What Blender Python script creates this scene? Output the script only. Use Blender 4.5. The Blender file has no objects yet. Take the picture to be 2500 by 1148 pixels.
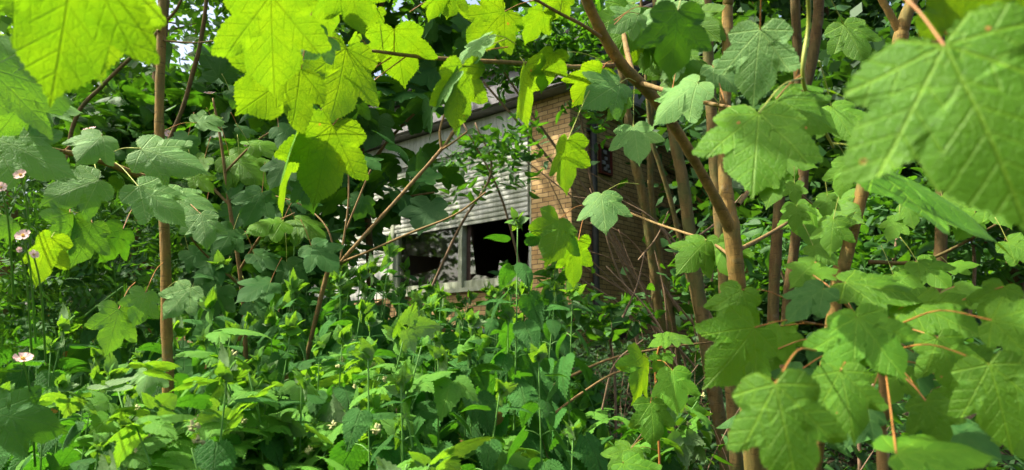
import bpy, math, random
import numpy as np
from mathutils import Vector, Matrix

R = math.radians
random.seed(11)
rng = np.random.default_rng(7)
scene = bpy.context.scene
col = scene.collection

# ------------------------------------------------------------------ camera
FPX, PITCH = 1750.0, R(9.6)
CAM = np.array([0.0, 0.0, 1.55])
CR = np.array([1.0, 0, 0]); CF = np.array([0, math.cos(PITCH), math.sin(PITCH)]); CU = np.array([0, -math.sin(PITCH), math.cos(PITCH)])
def P(px, py, D):
    return CAM + D * (CF + CR * (px - 1250) / FPX - CU * (py - 574) / FPX)
def ground_z(x, y):
    z = 0.155 * np.minimum(y, 10.4) + 0.012 * np.maximum(y - 10.4, 0)
    return z + 0.07 * np.sin(x * 1.1 + 0.4) * np.sin(y * 0.9) + 0.03 * np.sin(x * 3.1 + y * 2.3)

cd = bpy.data.cameras.new("camera"); cam = bpy.data.objects.new("camera", cd); col.objects.link(cam)
cam.location = CAM; cam.rotation_euler = (R(90) + PITCH, 0, 0)
cd.sensor_width = 36; cd.lens = FPX / 2500 * 36; cd.clip_end = 500; cd.clip_start = 0.02
cd.dof.use_dof = True; cd.dof.focus_distance = 2.6; cd.dof.aperture_fstop = cd.lens / 4.0
scene.camera = cam

# ------------------------------------------------------------------ light
SUN = Vector((-0.55, -0.04, 0.83)).normalized()
sd = bpy.data.lights.new("sun", 'SUN'); sd.energy = 4.7; sd.angle = R(0.53); sd.color = (1, .94, .82)
so = bpy.data.objects.new("sun", sd); col.objects.link(so); so.rotation_euler = SUN.to_track_quat('Z', 'Y').to_euler()
w = bpy.data.worlds.new("World"); scene.world = w; w.use_nodes = True
nt = w.node_tree
sky = nt.nodes.new('ShaderNodeTexSky'); sky.sky_type = 'NISHITA'; sky.sun_disc = False
sky.sun_elevation = math.asin(SUN.z); sky.sun_rotation = math.atan2(SUN.x, SUN.y)
sky.air_density = 1.0; sky.dust_density = 7.0; sky.ozone_density = .6
nt.links.new(sky.outputs[0], nt.nodes['Background'].inputs[0]); nt.nodes['Background'].inputs[1].default_value = 0.15
scene.view_settings.view_transform = 'Standard'; scene.view_settings.look = 'None'
scene.view_settings.exposure = 1.3; scene.view_settings.gamma = 1
scene.render.engine = 'CYCLES'
cy = scene.cycles
cy.max_bounces = 8; cy.diffuse_bounces = 5; cy.glossy_bounces = 3; cy.transmission_bounces = 6; cy.transparent_max_bounces = 8
cy.use_denoising = True; cy.sample_clamp_indirect = 6

# ------------------------------------------------------------------ materials
class NT:
    def __init__(s, name):
        s.m = bpy.data.materials.new(name); s.m.use_nodes = True; s.t = s.m.node_tree; s.t.nodes.clear()
        s.out = s.n('ShaderNodeOutputMaterial')
    def n(s, k, **kw):
        x = s.t.nodes.new(k)
        for a, b in kw.items(): setattr(x, a, b)
        return x
    def l(s, a, b): s.t.links.new(a, b)
    def put(s, v, sock):
        if hasattr(v, 'is_output'): s.l(v, sock)
        else:
            if isinstance(v, tuple) and len(v) == 3 and sock.type == 'RGBA': v = v + (1,)
            sock.default_value = v
    def math(s, op, a, b=0.0, c=0.0, clamp=False):
        x = s.n('ShaderNodeMath', operation=op, use_clamp=clamp)
        s.put(a, x.inputs[0]); s.put(b, x.inputs[1]); s.put(c, x.inputs[2]); return x.outputs[0]
    def mix(s, f, a, b, blend='MIX'):
        x = s.n('ShaderNodeMix', data_type='RGBA', blend_type=blend)
        s.put(f, x.inputs[0]); s.put(a, x.inputs[6]); s.put(b, x.inputs[7]); return x.outputs[2]
    def ramp(s, v, lo, hi):
        x = s.n('ShaderNodeMapRange', interpolation_type='SMOOTHSTEP'); s.put(v, x.inputs[0]); x.inputs[1].default_value = lo; x.inputs[2].default_value = hi
        return x.outputs[0]
    def noise(s, scale, detail=4, vec=None, rough=.6):
        x = s.n('ShaderNodeTexNoise'); x.inputs['Scale'].default_value = scale; x.inputs['Detail'].default_value = detail; x.inputs['Roughness'].default_value = rough
        if vec is not None: s.l(vec, x.inputs['Vector'])
        return x.outputs[0]
    def bump(s, h, strength, dist=.01):
        x = s.n('ShaderNodeBump'); x.inputs['Strength'].default_value = strength; x.inputs['Distance'].default_value = dist; s.l(h, x.inputs['Height']); return x.outputs[0]
    def pbr(s, base, rough=.6, spec=.4, normal=None, **kw):
        b = s.n('ShaderNodeBsdfPrincipled'); s.put(base, b.inputs['Base Color']); s.put(rough, b.inputs['Roughness']); s.put(spec, b.inputs['Specular IOR Level'])
        for k, v in kw.items(): s.put(v, b.inputs[k])
        if normal is not None: s.l(normal, b.inputs['Normal'])
        return b.outputs[0]
    def done(s, sh): s.l(sh, s.out.inputs[0]); return s.m

def leaf_mat(name, top, under, trans, veins='palm', nsec=7.0, rough=.5, spec=.3, tf=.42, var=.35, sec=.8, vein_col=None, spots=0.0, bump=.5):
    t = NT(name)
    uvn = t.n('ShaderNodeUVMap'); sp = t.n('ShaderNodeSeparateXYZ'); t.l(uvn.outputs[0], sp.inputs[0])
    x, y = sp.outputs[0], sp.outputs[1]
    at = t.n('ShaderNodeAttribute', attribute_name='rnd'); oi = t.n('ShaderNodeObjectInfo')
    rv = t.math('FRACT', t.math('ADD', at.outputs['Fac'], oi.outputs['Random']))
    rv2 = t.math('FRACT', t.math('MULTIPLY', rv, 7.31))
    if veins == 'palm':
        ph = t.math('PINGPONG', t.math('ABSOLUTE', t.math('ARCTAN2', x, y)), R(21.5))
        rr = t.math('SQRT', t.math('ADD', t.math('MULTIPLY', x, x), t.math('MULTIPLY', y, y)))
        b = t.math('MULTIPLY', rr, t.math('SINE', ph)); a = t.math('MULTIPLY', rr, t.math('COSINE', ph))
    else:
        b = t.math('ABSOLUTE', x); a = y
    if veins:
        mainv = t.math('SUBTRACT', 1.0, t.ramp(b, .002, .016))
        s_ = t.math('FRACT', t.math('MULTIPLY', t.math('SUBTRACT', a, t.math('MULTIPLY', b, sec)), nsec))
        sv = t.math('ABSOLUTE', t.math('SUBTRACT', s_, .5))
        secv = t.math('SUBTRACT', 1.0, t.ramp(sv, .015, .10))
        v = t.math('MAXIMUM', mainv, t.math('MULTIPLY', secv, .55))
        net = t.n('ShaderNodeTexVoronoi', feature='DISTANCE_TO_EDGE'); net.inputs['Scale'].default_value = 15 if veins == 'palm' else 9; t.l(uvn.outputs[0], net.inputs['Vector'])
        net2 = t.n('ShaderNodeTexVoronoi', feature='DISTANCE_TO_EDGE'); net2.inputs['Scale'].default_value = 42; t.l(uvn.outputs[0], net2.inputs['Vector'])
        nv = t.math('SUBTRACT', 1.0, t.ramp(net.outputs[0], .01, .11)); nv2 = t.math('SUBTRACT', 1.0, t.ramp(net2.outputs[0], .01, .12))
        nn = t.math('ADD', t.math('MULTIPLY', nv, .6), t.math('MULTIPLY', nv2, .35))
    ouv = t.n('ShaderNodeVectorMath', operation='ADD'); t.l(uvn.outputs[0], ouv.inputs[0]); t.l(oi.outputs['Random'], ouv.inputs[1])
    nz = t.noise(3.2, 3, ouv.outputs[0])
    fine = t.noise(26, 3, uvn.outputs[0])
    geo = t.n('ShaderNodeNewGeometry')
    lo = tuple(c * (1 - var) for c in top); hi = (top[0] * (1 + var * 1.5), top[1] * (1 + var), top[2] * (1 + var * .5))
    base = t.mix(rv, lo, hi)
    base = t.mix(t.math('MULTIPLY', t.ramp(nz, .35, .75), .35), base, (top[0] * 1.7 + .01, top[1] * 1.25, top[2] * .8))
    if veins: base = t.mix(t.math('MULTIPLY', v, .55), base, vein_col or (top[0] * 3 + .03, top[1] * 1.9 + .03, top[2] * 2))
    if veins: base = t.mix(t.math('MULTIPLY', nn, .35), base, (top[0] * 2 + .02, top[1] * 1.6 + .02, top[2] * 1.8))
    if spots:
        pos = t.n('ShaderNodeVectorMath', operation='ADD'); t.l(uvn.outputs[0], pos.inputs[0]); t.l(oi.outputs['Random'], pos.inputs[1])
        vo = t.n('ShaderNodeTexVoronoi'); vo.inputs['Scale'].default_value = 3.6; t.l(pos.outputs[0], vo.inputs['Vector'])
        sc_ = t.n('ShaderNodeSeparateColor'); t.l(vo.outputs['Color'], sc_.inputs[0])
        m = t.math('MULTIPLY', t.math('LESS_THAN', t.math('ADD', vo.outputs['Distance'], t.math('MULTIPLY', t.math('SUBTRACT', fine, .5), .10)), t.math('MULTIPLY', sc_.outputs[1], .10)), t.math('LESS_THAN', sc_.outputs[0], spots))
        base = t.mix(m, base, (.42, .24, .05))
    und = t.mix(rv2, tuple(c * .85 for c in under), tuple(c * 1.15 for c in under))
    if veins: und = t.mix(t.math('MULTIPLY', v, .5), und, (under[0] * 1.6, under[1] * 1.4, under[2] * 1.3))
    colr = t.mix(geo.outputs['Backfacing'], base, und)
    tc = t.mix(rv2, tuple(c * (1 - var * .6) for c in trans), (trans[0] * 1.25, trans[1] * 1.1, trans[2]))
    if veins: tc = t.mix(t.math('MULTIPLY', v, .8), tc, (trans[0] * .5, trans[1] * .42, trans[2] * .4))
    if veins: tc = t.mix(t.math('MULTIPLY', nn, .6), tc, (trans[0] * .5, trans[1] * .6, trans[2] * .5))
    tc = t.mix(t.math('MULTIPLY', t.ramp(nz, .3, .75), .7), tc, (trans[0] * .5, trans[1] * .66, trans[2]))
    if spots: tc = t.mix(m, tc, (.5, .2, .02))
    tc = t.mix(t.math('MULTIPLY', t.ramp(fine, .4, .7), .25), tc, tuple(c * .7 for c in trans))
    h = t.math('ADD', t.math('MULTIPLY', fine, .35), nz)
    if veins: h = t.math('SUBTRACT', h, t.math('ADD', t.math('MULTIPLY', v, .8), t.math('MULTIPLY', nn, .35)))
    nrm = t.bump(h, bump, .004)
    pb = t.pbr(colr, t.math('ADD', rough, t.math('MULTIPLY', fine, .12)), spec, nrm)
    tr = t.n('ShaderNodeBsdfTranslucent'); t.put(tc, tr.inputs[0]); t.l(nrm, tr.inputs[1])
    ms = t.n('ShaderNodeMixShader'); ms.inputs[0].default_value = tf; t.l(pb, ms.inputs[1]); t.l(tr.outputs[0], ms.inputs[2])
    if not spots: return t.done(ms.outputs[0])
    # a few insect holes with a brown rim
    hole = t.math('MULTIPLY', t.math('LESS_THAN', vo.outputs['Distance'], t.math('MULTIPLY', sc_.outputs[1], .055)), t.math('LESS_THAN', sc_.outputs[0], spots * .5))
    th = t.n('ShaderNodeBsdfTransparent'); mh = t.n('ShaderNodeMixShader'); t.l(hole, mh.inputs[0]); t.l(ms.outputs[0], mh.inputs[1]); t.l(th.outputs[0], mh.inputs[2])
    return t.done(mh.outputs[0])

def bark_mat(name, c1, c2, scale=40, moss=0.0):
    t = NT(name); tc = t.n('ShaderNodeTexCoord'); mp = t.n('ShaderNodeMapping'); mp.inputs['Scale'].default_value = (1, 1, .22); t.l(tc.outputs['Object'], mp.inputs[0])
    n1 = t.noise(scale, 6, mp.outputs[0]); n2 = t.noise(scale * .17, 3, tc.outputs['Object']); n3 = t.noise(scale * 5, 2, tc.outputs['Object'])
    c = t.mix(t.ramp(n1, .3, .72), c1, c2)
    m2 = t.n('ShaderNodeMapping'); m2.inputs['Scale'].default_value = (.35, .35, 2.2); t.l(tc.outputs['Object'], m2.inputs[0]); n4 = t.noise(scale * 1.1, 3, m2.outputs[0])
    c = t.mix(t.math('MULTIPLY', t.ramp(n4, .58, .66), .55), c, tuple(k * .35 for k in c1))          # ring scars
    c = t.mix(t.math('MULTIPLY', t.ramp(t.noise(scale * .35, 5, tc.outputs['Object']), .58, .66), .25), c, (.22, .21, .13))   # lichen
    c = t.mix(t.math('MULTIPLY', t.ramp(n3, .62, .72), .5), c, tuple(min(1, k * 1.9) for k in c2))
    if moss: c = t.mix(t.math('MULTIPLY', t.ramp(n2, .45, .62), moss), c, (.07, .10, .025))
    return t.done(t.pbr(c, .8, .25, t.bump(n1, .8, .006)))

def stem_mat(name, c, rough=.5):
    t = NT(name); tc = t.n('ShaderNodeTexCoord'); n = t.noise(30, 3, tc.outputs['Object'])
    return t.done(t.pbr(t.mix(n, tuple(k * .6 for k in c), tuple(min(1, k * 1.4) for k in c)), rough, .3))

def plain_mat(name, c1, c2, scale=6, rough=.7, spec=.3, bump=.3, bs=60, metallic=0.0, streak=0.0):
    t = NT(name); tc = t.n('ShaderNodeTexCoord'); n = t.noise(scale, 6, tc.outputs['Object']); n2 = t.noise(bs, 4, tc.outputs['Object'])
    c = t.mix(t.ramp(n, .35, .7), c1, c2); c = t.mix(t.math('MULTIPLY', t.ramp(n2, .5, .75), .35), c, tuple(k * .45 for k in c1))
    if streak:                                     # algae and rain streaks running down
        mp = t.n('ShaderNodeMapping'); mp.inputs['Scale'].default_value = (7, 7, .5); t.l(tc.outputs['Object'], mp.inputs[0]); s1 = t.noise(2.2, 6, mp.outputs[0], .7)
        c = t.mix(t.math('MULTIPLY', t.ramp(s1, .42, .72), streak), c, (.13, .15, .085)); c = t.mix(t.math('MULTIPLY', t.ramp(t.noise(70, 3, tc.outputs['Object']), .60, .68), streak * .8), c, (.06, .055, .04))
    return t.done(t.pbr(c, rough, spec, t.bump(n2, bump, .004), Metallic=metallic))

def brick_mat(name, c1, c2, mortar, bw=.225, bh=.075, ms=.006, bumps=.6):
    t = NT(name); uv = t.n('ShaderNodeUVMap')
    br = t.n('ShaderNodeTexBrick'); t.l(uv.outputs[0], br.inputs['Vector'])
    for k, v in (('Color1', c1 + (1,)), ('Color2', c2 + (1,)), ('Mortar', mortar + (1,))): br.inputs[k].default_value = v
    for k, v in (('Scale', 1.0), ('Mortar Size', ms), ('Brick Width', bw), ('Row Height', bh), ('Bias', 0.0), ('Mortar Smooth', .2)): br.inputs[k].default_value = v
    n = t.noise(9, 5, uv.outputs[0]); n2 = t.noise(90, 4, uv.outputs[0]); n3 = t.noise(1.3, 4, uv.outputs[0])
    c = t.mix(t.math('MULTIPLY', t.ramp(n, .4, .8), .5), br.outputs[0], tuple(k * .5 for k in c1))
    c = t.mix(t.math('MULTIPLY', t.ramp(n2, .5, .8), .3), c, tuple(k * .4 for k in c1))
    c = t.mix(t.math('MULTIPLY', t.ramp(n3, .5, .7), .3), c, (.10, .10, .05))
    h = t.math('ADD', t.math('MULTIPLY', br.outputs['Fac'], -1.0), t.math('MULTIPLY', n2, .3))
    return t.done(t.pbr(c, .85, .2, t.bump(h, bumps, .008)))

M = {}
# sycamore: matt green above, greyer beneath, yellow light through it
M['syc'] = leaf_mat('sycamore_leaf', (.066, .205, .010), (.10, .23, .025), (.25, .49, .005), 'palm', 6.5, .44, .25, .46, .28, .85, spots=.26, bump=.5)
M['sycy'] = leaf_mat('young_sycamore_leaf', (.075, .25, .014), (.11, .26, .03), (.225, .415, .005), 'palm', 6.5, .46, .22, .5, .22, .85, spots=.24, bump=.45)
M['sycb'] = leaf_mat('sky_sheen_sycamore_leaf', (.095, .25, .058), (.10, .22, .045), (.19, .44, .012), 'palm', 6.5, .55, .32, .40, .2, .85, spots=.14, bump=.5)  # sky sheen of upward faces put into a bluer, paler leaf colour
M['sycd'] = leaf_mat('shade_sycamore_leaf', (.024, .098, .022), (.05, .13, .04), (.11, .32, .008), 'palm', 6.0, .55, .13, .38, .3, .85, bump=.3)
M['nettle'] = leaf_mat('nettle_leaf', (.034, .155, .026), (.06, .18, .045), (.11, .38, .012), 'pinn', 9.0, .55, .2, .38, .3, .95, bump=1.0)
M['rasp'] = leaf_mat('bramble_leaf', (.075, .25, .025), (.18, .30, .12), (.26, .55, .015), 'pinn', 8.0, .52, .25, .42, .3, .9, bump=.6)
M['shrub'] = leaf_mat('shrub_leaf', (.032, .125, .022), (.06, .15, .045), (.14, .40, .01), 'pinn', 5.0, .46, .3, .38, .4, .7)
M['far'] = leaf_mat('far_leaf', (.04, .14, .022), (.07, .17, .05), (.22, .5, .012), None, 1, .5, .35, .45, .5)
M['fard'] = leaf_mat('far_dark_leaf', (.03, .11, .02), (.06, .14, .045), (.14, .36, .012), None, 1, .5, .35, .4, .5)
M['deep'] = leaf_mat('shade_darkened_leaf', (.018, .072, .016), (.035, .09, .03), (.07, .20, .008), None, 1, .5, .25, .35, .5)  # far leaf with the woodland shade put into its colour
M['cover'] = leaf_mat('ground_cover_leaf', (.022, .085, .022), (.05, .11, .04), (.10, .28, .01), 'pinn', 5, .5, .3, .35, .5)
M['dry'] = leaf_mat('dry_leaf', (.17, .135, .04), (.2, .16, .06), (.28, .22, .03), 'pinn', 5, .7, .2, .25, .4)
M['petal'] = leaf_mat('rose_petal', (.72, .53, .52), (.66, .48, .48), (.72, .52, .5), None, 1, .6, .2, .35, .12)
M['berry'] = plain_mat('unripe_berry', (.42, .42, .18), (.30, .32, .09), 300, .6)
M['stamen'] = plain_mat('stamen', (.65, .42, .04), (.5, .3, .03), 200, .7)
M['bark'] = bark_mat('bark_warm', (.135, .084, .018), (.27, .168, .040), 55, .45)
M['barkg'] = bark_mat('bark_grey', (.115, .078, .022), (.21, .145, .048), 45, .6)
M['barkd'] = bark_mat('bark_dark', (.080, .050, .014), (.15, .095, .030), 60, .25)
M['twig'] = bark_mat('twig_brown', (.17, .105, .035), (.26, .165, .06), 70, .2)
M['dead'] = bark_mat('dead_stem', (.19, .12, .065), (.30, .20, .12), 60)
M['pet'] = stem_mat('leaf_stalk_red', (.33, .145, .035))
M['petg'] = stem_mat('leaf_stalk_green', (.30, .34, .06))
M['stem'] = stem_mat('green_stem', (.11, .26, .045))
M['brick'] = brick_mat('tan_brick', (.38, .24, .095), (.54, .37, .165), (.075, .058, .04))
M['tile'] = brick_mat('roof_tile', (.018, .016, .017), (.028, .024, .024), (.006, .006, .006), .3, .26, .012, 1.0)
M['render'] = plain_mat('grey_render', (.26, .25, .25), (.17, .165, .165), 5, .9, .2, .8, 45)
M['white'] = plain_mat('white_panel', (.64, .64, .60), (.46, .48, .40), 1.6, .55, .3, .1, 30, streak=.5)
M['slat'] = plain_mat('shutter_slat', (.60, .61, .55), (.40, .43, .32), 2.2, .5, .3, .1, 26, streak=.65)
M['frame'] = plain_mat('window_frame', (.42, .45, .33), (.30, .33, .22), 7, .6, .3, .2, 40, streak=.6)
M['pipe'] = plain_mat('black_pipe', (.03, .03, .03), (.05, .05, .045), 8, .5, .4, .1)
M['gpipe'] = plain_mat('green_pipe', (.04, .09, .075), (.06, .12, .10), 8, .5, .4, .1)
M['red'] = plain_mat('red_tile', (.16, .03, .02), (.11, .03, .02), 8, .5, .4, .1)
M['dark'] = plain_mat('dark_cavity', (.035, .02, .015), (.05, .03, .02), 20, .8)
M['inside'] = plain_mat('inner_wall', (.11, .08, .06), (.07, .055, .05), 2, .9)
M['stone'] = plain_mat('pale_chip', (.55, .52, .48), (.4, .36, .3), 30, .8)
def soil_mat():
    t = NT('woodland_soil'); tc = t.n('ShaderNodeTexCoord'); n = t.noise(2.2, 8, tc.outputs['Object']); n2 = t.noise(40, 5, tc.outputs['Object'])
    c = t.mix(t.ramp(n, .35, .65), (.022, .016, .009), (.032, .036, .013)); c = t.mix(t.ramp(n2, .5, .75), c, (.07, .05, .028))
    return t.done(t.pbr(c, .95, .1, t.bump(n2, 1.0, .03)))
M['soil'] = soil_mat()
def glass_mat():
    t = NT('dusty_glass'); tc = t.n('ShaderNodeTexCoord'); n = t.noise(5, 5, tc.outputs['Object'])
    g = t.n('ShaderNodeBsdfGlossy'); g.inputs['Roughness'].default_value = .03; g.inputs['Color'].default_value = (.9, .92, .88, 1)
    tr = t.n('ShaderNodeBsdfTransparent'); tr.inputs[0].default_value = (.6, .66, .58, 1)
    d = t.n('ShaderNodeBsdfDiffuse'); d.inputs[0].default_value = (.35, .36, .30, 1)
    m1 = t.n('ShaderNodeMixShader'); m1.inputs[0].default_value = .17; t.l(tr.outputs[0], m1.inputs[1]); t.l(g.outputs[0], m1.inputs[2])
    m2 = t.n('ShaderNodeMixShader'); t.l(t.math('MULTIPLY', t.ramp(n, .3, .8), .05), m2.inputs[0]); t.l(m1.outputs[0], m2.inputs[1]); t.l(d.outputs[0], m2.inputs[2])
    return t.done(m2.outputs[0])
M['glass'] = glass_mat()

# ------------------------------------------------------------------ mesh helpers
def set_rnd(me, vals):
    a = me.attributes.new('rnd', 'FLOAT', 'POINT'); a.data.foreach_set('value', np.asarray(vals, dtype=np.float32))

def np_mesh(name, V, F, UV=None, rnd=None, smooth=True):
    """V (n,3); F (m,k) same k for every face; UV per vertex (n,2)."""
    me = bpy.data.meshes.new(name); V = np.asarray(V, np.float32); F = np.asarray(F, np.int32)
    me.vertices.add(len(V)); me.vertices.foreach_set('co', V.ravel())
    m, k = F.shape
    me.loops.add(m * k); me.loops.foreach_set('vertex_index', F.ravel())
    me.polygons.add(m); me.polygons.foreach_set('loop_start', np.arange(m, dtype=np.int32) * k)
    if UV is not None:
        ul = me.uv_layers.new(name='UVMap'); ul.data.foreach_set('uv', np.asarray(UV, np.float32)[F.ravel()].ravel())
    if rnd is not None: set_rnd(me, rnd)
    me.update(calc_edges=True)
    me.polygons.foreach_set('use_smooth', np.full(m, smooth))
    return me

def obj(name, me, mat=None, parent=None, base=None, mat_idx=None):
    if mat is not None and not me.materials:
        for m_ in (mat if isinstance(mat, (list, tuple)) else [mat]): me.materials.append(m_)
    o = bpy.data.objects.new(name, me); col.objects.link(o)
    if parent is not None:
        o.parent = parent
        o.matrix_parent_inverse = WM[parent.name].inverted()
    WM[o.name] = Matrix.Identity(4)
    return o
WM = {}
def place(o, Mx):
    o.matrix_basis = Mx; WM[o.name] = Mx
def thing(name, loc, label, cat, group=None):
    o = bpy.data.objects.new(name, None); col.objects.link(o); o.empty_display_size = .1
    o.location = loc; WM[o.name] = Matrix.Translation(Vector(loc))
    o['label'] = label; o['category'] = cat
    if group: o['group'] = group
    return o
def tag(o, label=None, cat=None, group=None, kind=None):
    for k, v in (('label', label), ('category', cat), ('group', group), ('kind', kind)):
        if v: o[k] = v
    return o

def smooth_path(pts, rad, per=6):
    pts = np.asarray(pts, float); rad = np.asarray(rad, float)
    if len(pts) < 3:
        t = np.linspace(0, 1, per + 1)[:, None]; return pts[0] * (1 - t) + pts[-1] * t, rad[0] * (1 - t[:, 0]) + rad[-1] * t[:, 0]
    Q = np.vstack([2 * pts[0] - pts[1], pts, 2 * pts[-1] - pts[-2]]); out = []; ro = []
    for i in range(1, len(Q) - 2):
        for s in np.linspace(0, 1, per, endpoint=False):
            a, b, c, d = Q[i - 1:i + 3]
            out.append(.5 * (2 * b + (c - a) * s + (2 * a - 5 * b + 4 * c - d) * s * s + (3 * b - a - 3 * c + d) * s ** 3)); ro.append(rad[i - 1] * (1 - s) + rad[i] * s)
    out.append(pts[-1]); ro.append(rad[-1]); return np.array(out), np.array(ro)

class MB:
    def __init__(s): s.V = []; s.F = []; s.n = 0; s.UV = []
    def add(s, V, F, UV=None):
        V = np.asarray(V, float); F = np.asarray(F, int)
        s.V.append(V); s.F.append(F + s.n); s.n += len(V); s.UV.append(np.zeros((len(V), 2)) if UV is None else np.asarray(UV, float))
    def tube(s, pts, rad, sides=10, per=6, rough=0.0, knots=0, seed=0):
        p, r = smooth_path(pts, rad, per); rg = np.random.default_rng(seed + len(pts))
        T = np.gradient(p, axis=0); T /= np.linalg.norm(T, axis=1)[:, None] + 1e-9
        ref = np.array([1, .13, .21]) if abs(T[0][0]) < .8 else np.array([0.1, 1, .2])
        N = np.cross(T, ref); N /= np.linalg.norm(N, axis=1)[:, None] + 1e-9; B = np.cross(T, N)
        if rough: r = r * (1 + rough * (rg.random(len(r)) - .5) * 2)
        an = np.arange(sides) * 2 * math.pi / sides
        ring = N[:, None] * np.cos(an)[None, :, None] + B[:, None] * np.sin(an)[None, :, None]
        k = r[:, None] * np.ones(sides)[None]
        if rough: k = k * (1 + rough * .7 * (rg.random(k.shape) - .5))
        V = p[:, None] + ring * k[:, :, None]
        n = len(p); i = np.arange(n - 1)[:, None] * sides; j = np.arange(sides)[None]; j2 = (j + 1) % sides
        F = np.stack([i + j, i + j2, i + sides + j2, i + sides + j], -1).reshape(-1, 4)
        Vv = np.vstack([V.reshape(-1, 3), p[-1] + T[-1] * r[-1] * .4])
        c = len(Vv) - 1; jj = np.arange(sides); base = (n - 1) * sides
        F = np.vstack([F, np.stack([base + jj, base + (jj + 1) % sides, np.full(sides, c), np.full(sides, c)], -1)])
        s.add(Vv, F)
    def mesh(s, name, rnd=None, smooth=True):
        V = np.vstack(s.V); F = np.vstack(s.F); UV = np.vstack(s.UV)
        tri = (F[:, 2] == F[:, 3])
        me = bpy.data.meshes.new(name)
        lens = np.where(tri, 3, 4).astype(np.int32); mask = np.ones(F.shape, bool); mask[tri, 3] = False
        li = F[mask].astype(np.int32)
        me.vertices.add(len(V)); me.vertices.foreach_set('co', V.astype(np.float32).ravel())
        me.loops.add(len(li)); me.loops.foreach_set('vertex_index', li)
        me.polygons.add(len(F)); st = np.concatenate([[0], np.cumsum(lens)[:-1]]).astype(np.int32); me.polygons.foreach_set('loop_start', st)
        ul = me.uv_layers.new(name='UVMap'); ul.data.foreach_set('uv', UV[li].astype(np.float32).ravel())
        if rnd is not None: set_rnd(me, rnd)
        me.update(calc_edges=True); me.polygons.foreach_set('use_smooth', np.full(len(F), smooth)); return me

def tube_obj(name, pts, rad, mat, parent, sides=10, rough=.06, per=6, seed=0):
    b = MB(); b.tube(pts, rad, sides, per, rough, seed=seed); return obj(name, b.mesh(name), mat, parent)

# ------------------------------------------------------------------ leaf templates
SYC = [(0, 0), (.07, -.09), (.20, -.15), (.34, -.13), (.47, -.03), (.53, .03), (.51, .10), (.47, .15), (.44, .19), (.54, .25), (.63, .36), (.72, .54), (.62, .575), (.52, .575), (.41, .555), (.33, .55), (.345, .63), (.34, .72), (.27, .79), (.20, .86), (.10, .93), (0, 1.06)]
OVT = [(0, 0), (.07, -.05), (.18, -.06), (.29, .01), (.35, .13), (.355, .27), (.31, .43), (.24, .59), (.15, .75), (.065, .89), (0, 1.0)]
ELL = [(0, 0), (.14, .03), (.27, .14), (.345, .32), (.34, .5), (.27, .68), (.155, .85), (.05, .96), (0, 1.0)]
LNC = [(0, 0), (.06, .05), (.11, .2), (.13, .4), (.11, .6), (.07, .8), (.02, .94), (0, 1)]
def leaf_template(half, sub, teeth, rings, center, seed, droop=.25, fold=.12, wave=.03, cup=0.0, asym=.06):
    rg = np.random.default_rng(seed)
    h = np.array(half, float); pts = []
    for i in range(len(h) - 1):
        for k in range(sub): pts.append(h[i] + (h[i + 1] - h[i]) * k / sub)
    pts.append(h[-1]); r = np.array(pts)
    def toothed(a):
        if not teeth: return a
        t = np.gradient(a, axis=0); n = np.stack([t[:, 1], -t[:, 0]], 1); n /= np.linalg.norm(n, axis=1)[:, None] + 1e-9
        am = np.where(np.arange(len(a)) % 2 == 1, 1.0, -.3) * teeth * (0.6 + .8 * rg.random(len(a))); am[:2] = 0; am[-1] = 0
        # a tooth points towards the tip
        return a + n * am[:, None] + (t / (np.linalg.norm(t, axis=1)[:, None] + 1e-9)) * (np.abs(am) * .6)[:, None]
    a = toothed(r); b = toothed(r); b[:, 0] *= -1
    a = a * (1 + asym * (rg.random() - .5)); b = b * (1 + asym * (rg.random() - .5))
    a[0] = b[0] = 0; a[-1] = b[-1]
    c = np.array(center, float)
    def fan(p, sg):                                 # keep the rim star shaped round the centre, so that no facet folds over
        q = p - c; th = np.arctan2(q[:, 1], q[:, 0] * sg); r_ = np.hypot(q[:, 0], q[:, 1]); th[0] = -math.pi / 2; th[-1] = math.pi / 2
        th = np.minimum.accumulate(np.maximum.accumulate(th)[::-1])[::-1]; th = np.clip(th + np.arange(len(th)) * 2e-4, -math.pi / 2, math.pi / 2)
        return c + np.stack([np.cos(th) * r_ * sg, np.sin(th) * r_], 1)
    a = fan(a, 1); b = fan(b, -1)
    out = np.vstack([a, b[::-1][1:-1]])
    n = len(out)
    fr = np.linspace(0, 1, rings + 1)[1:] ** .9
    V2 = np.vstack([c[None]] + [c + (out - c) * f for f in fr])
    F = [[0, 1 + i, 1 + (i + 1) % n, 1 + (i + 1) % n] for i in range(n)]
    for k in range(rings - 1):
        o0, o1 = 1 + k * n, 1 + (k + 1) * n
        F += [[o0 + i, o1 + i, o1 + (i + 1) % n, o0 + (i + 1) % n] for i in range(n)]
    x, y = V2[:, 0], V2[:, 1]
    ph = rg.random(4) * 6.3; rr = np.hypot(x, y - .3)
    z = -droop * np.clip(y - .15, 0, 2) ** 2 - fold * (np.abs(x) ** 1.3) + .0 * x
    z = z + wave * (np.sin(7 * x + 3 * y + ph[0]) + np.sin(5 * y - 6 * x + ph[1]) + .6 * np.sin(13 * x + ph[2]) * np.sin(11 * y + ph[3])) * (rr * 1.4)
    z = z + cup * rr ** 2 + (rg.random() - .5) * .25 * x * (y + .3)
    return np.column_stack([x, y, z]), np.array(F), V2

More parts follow.
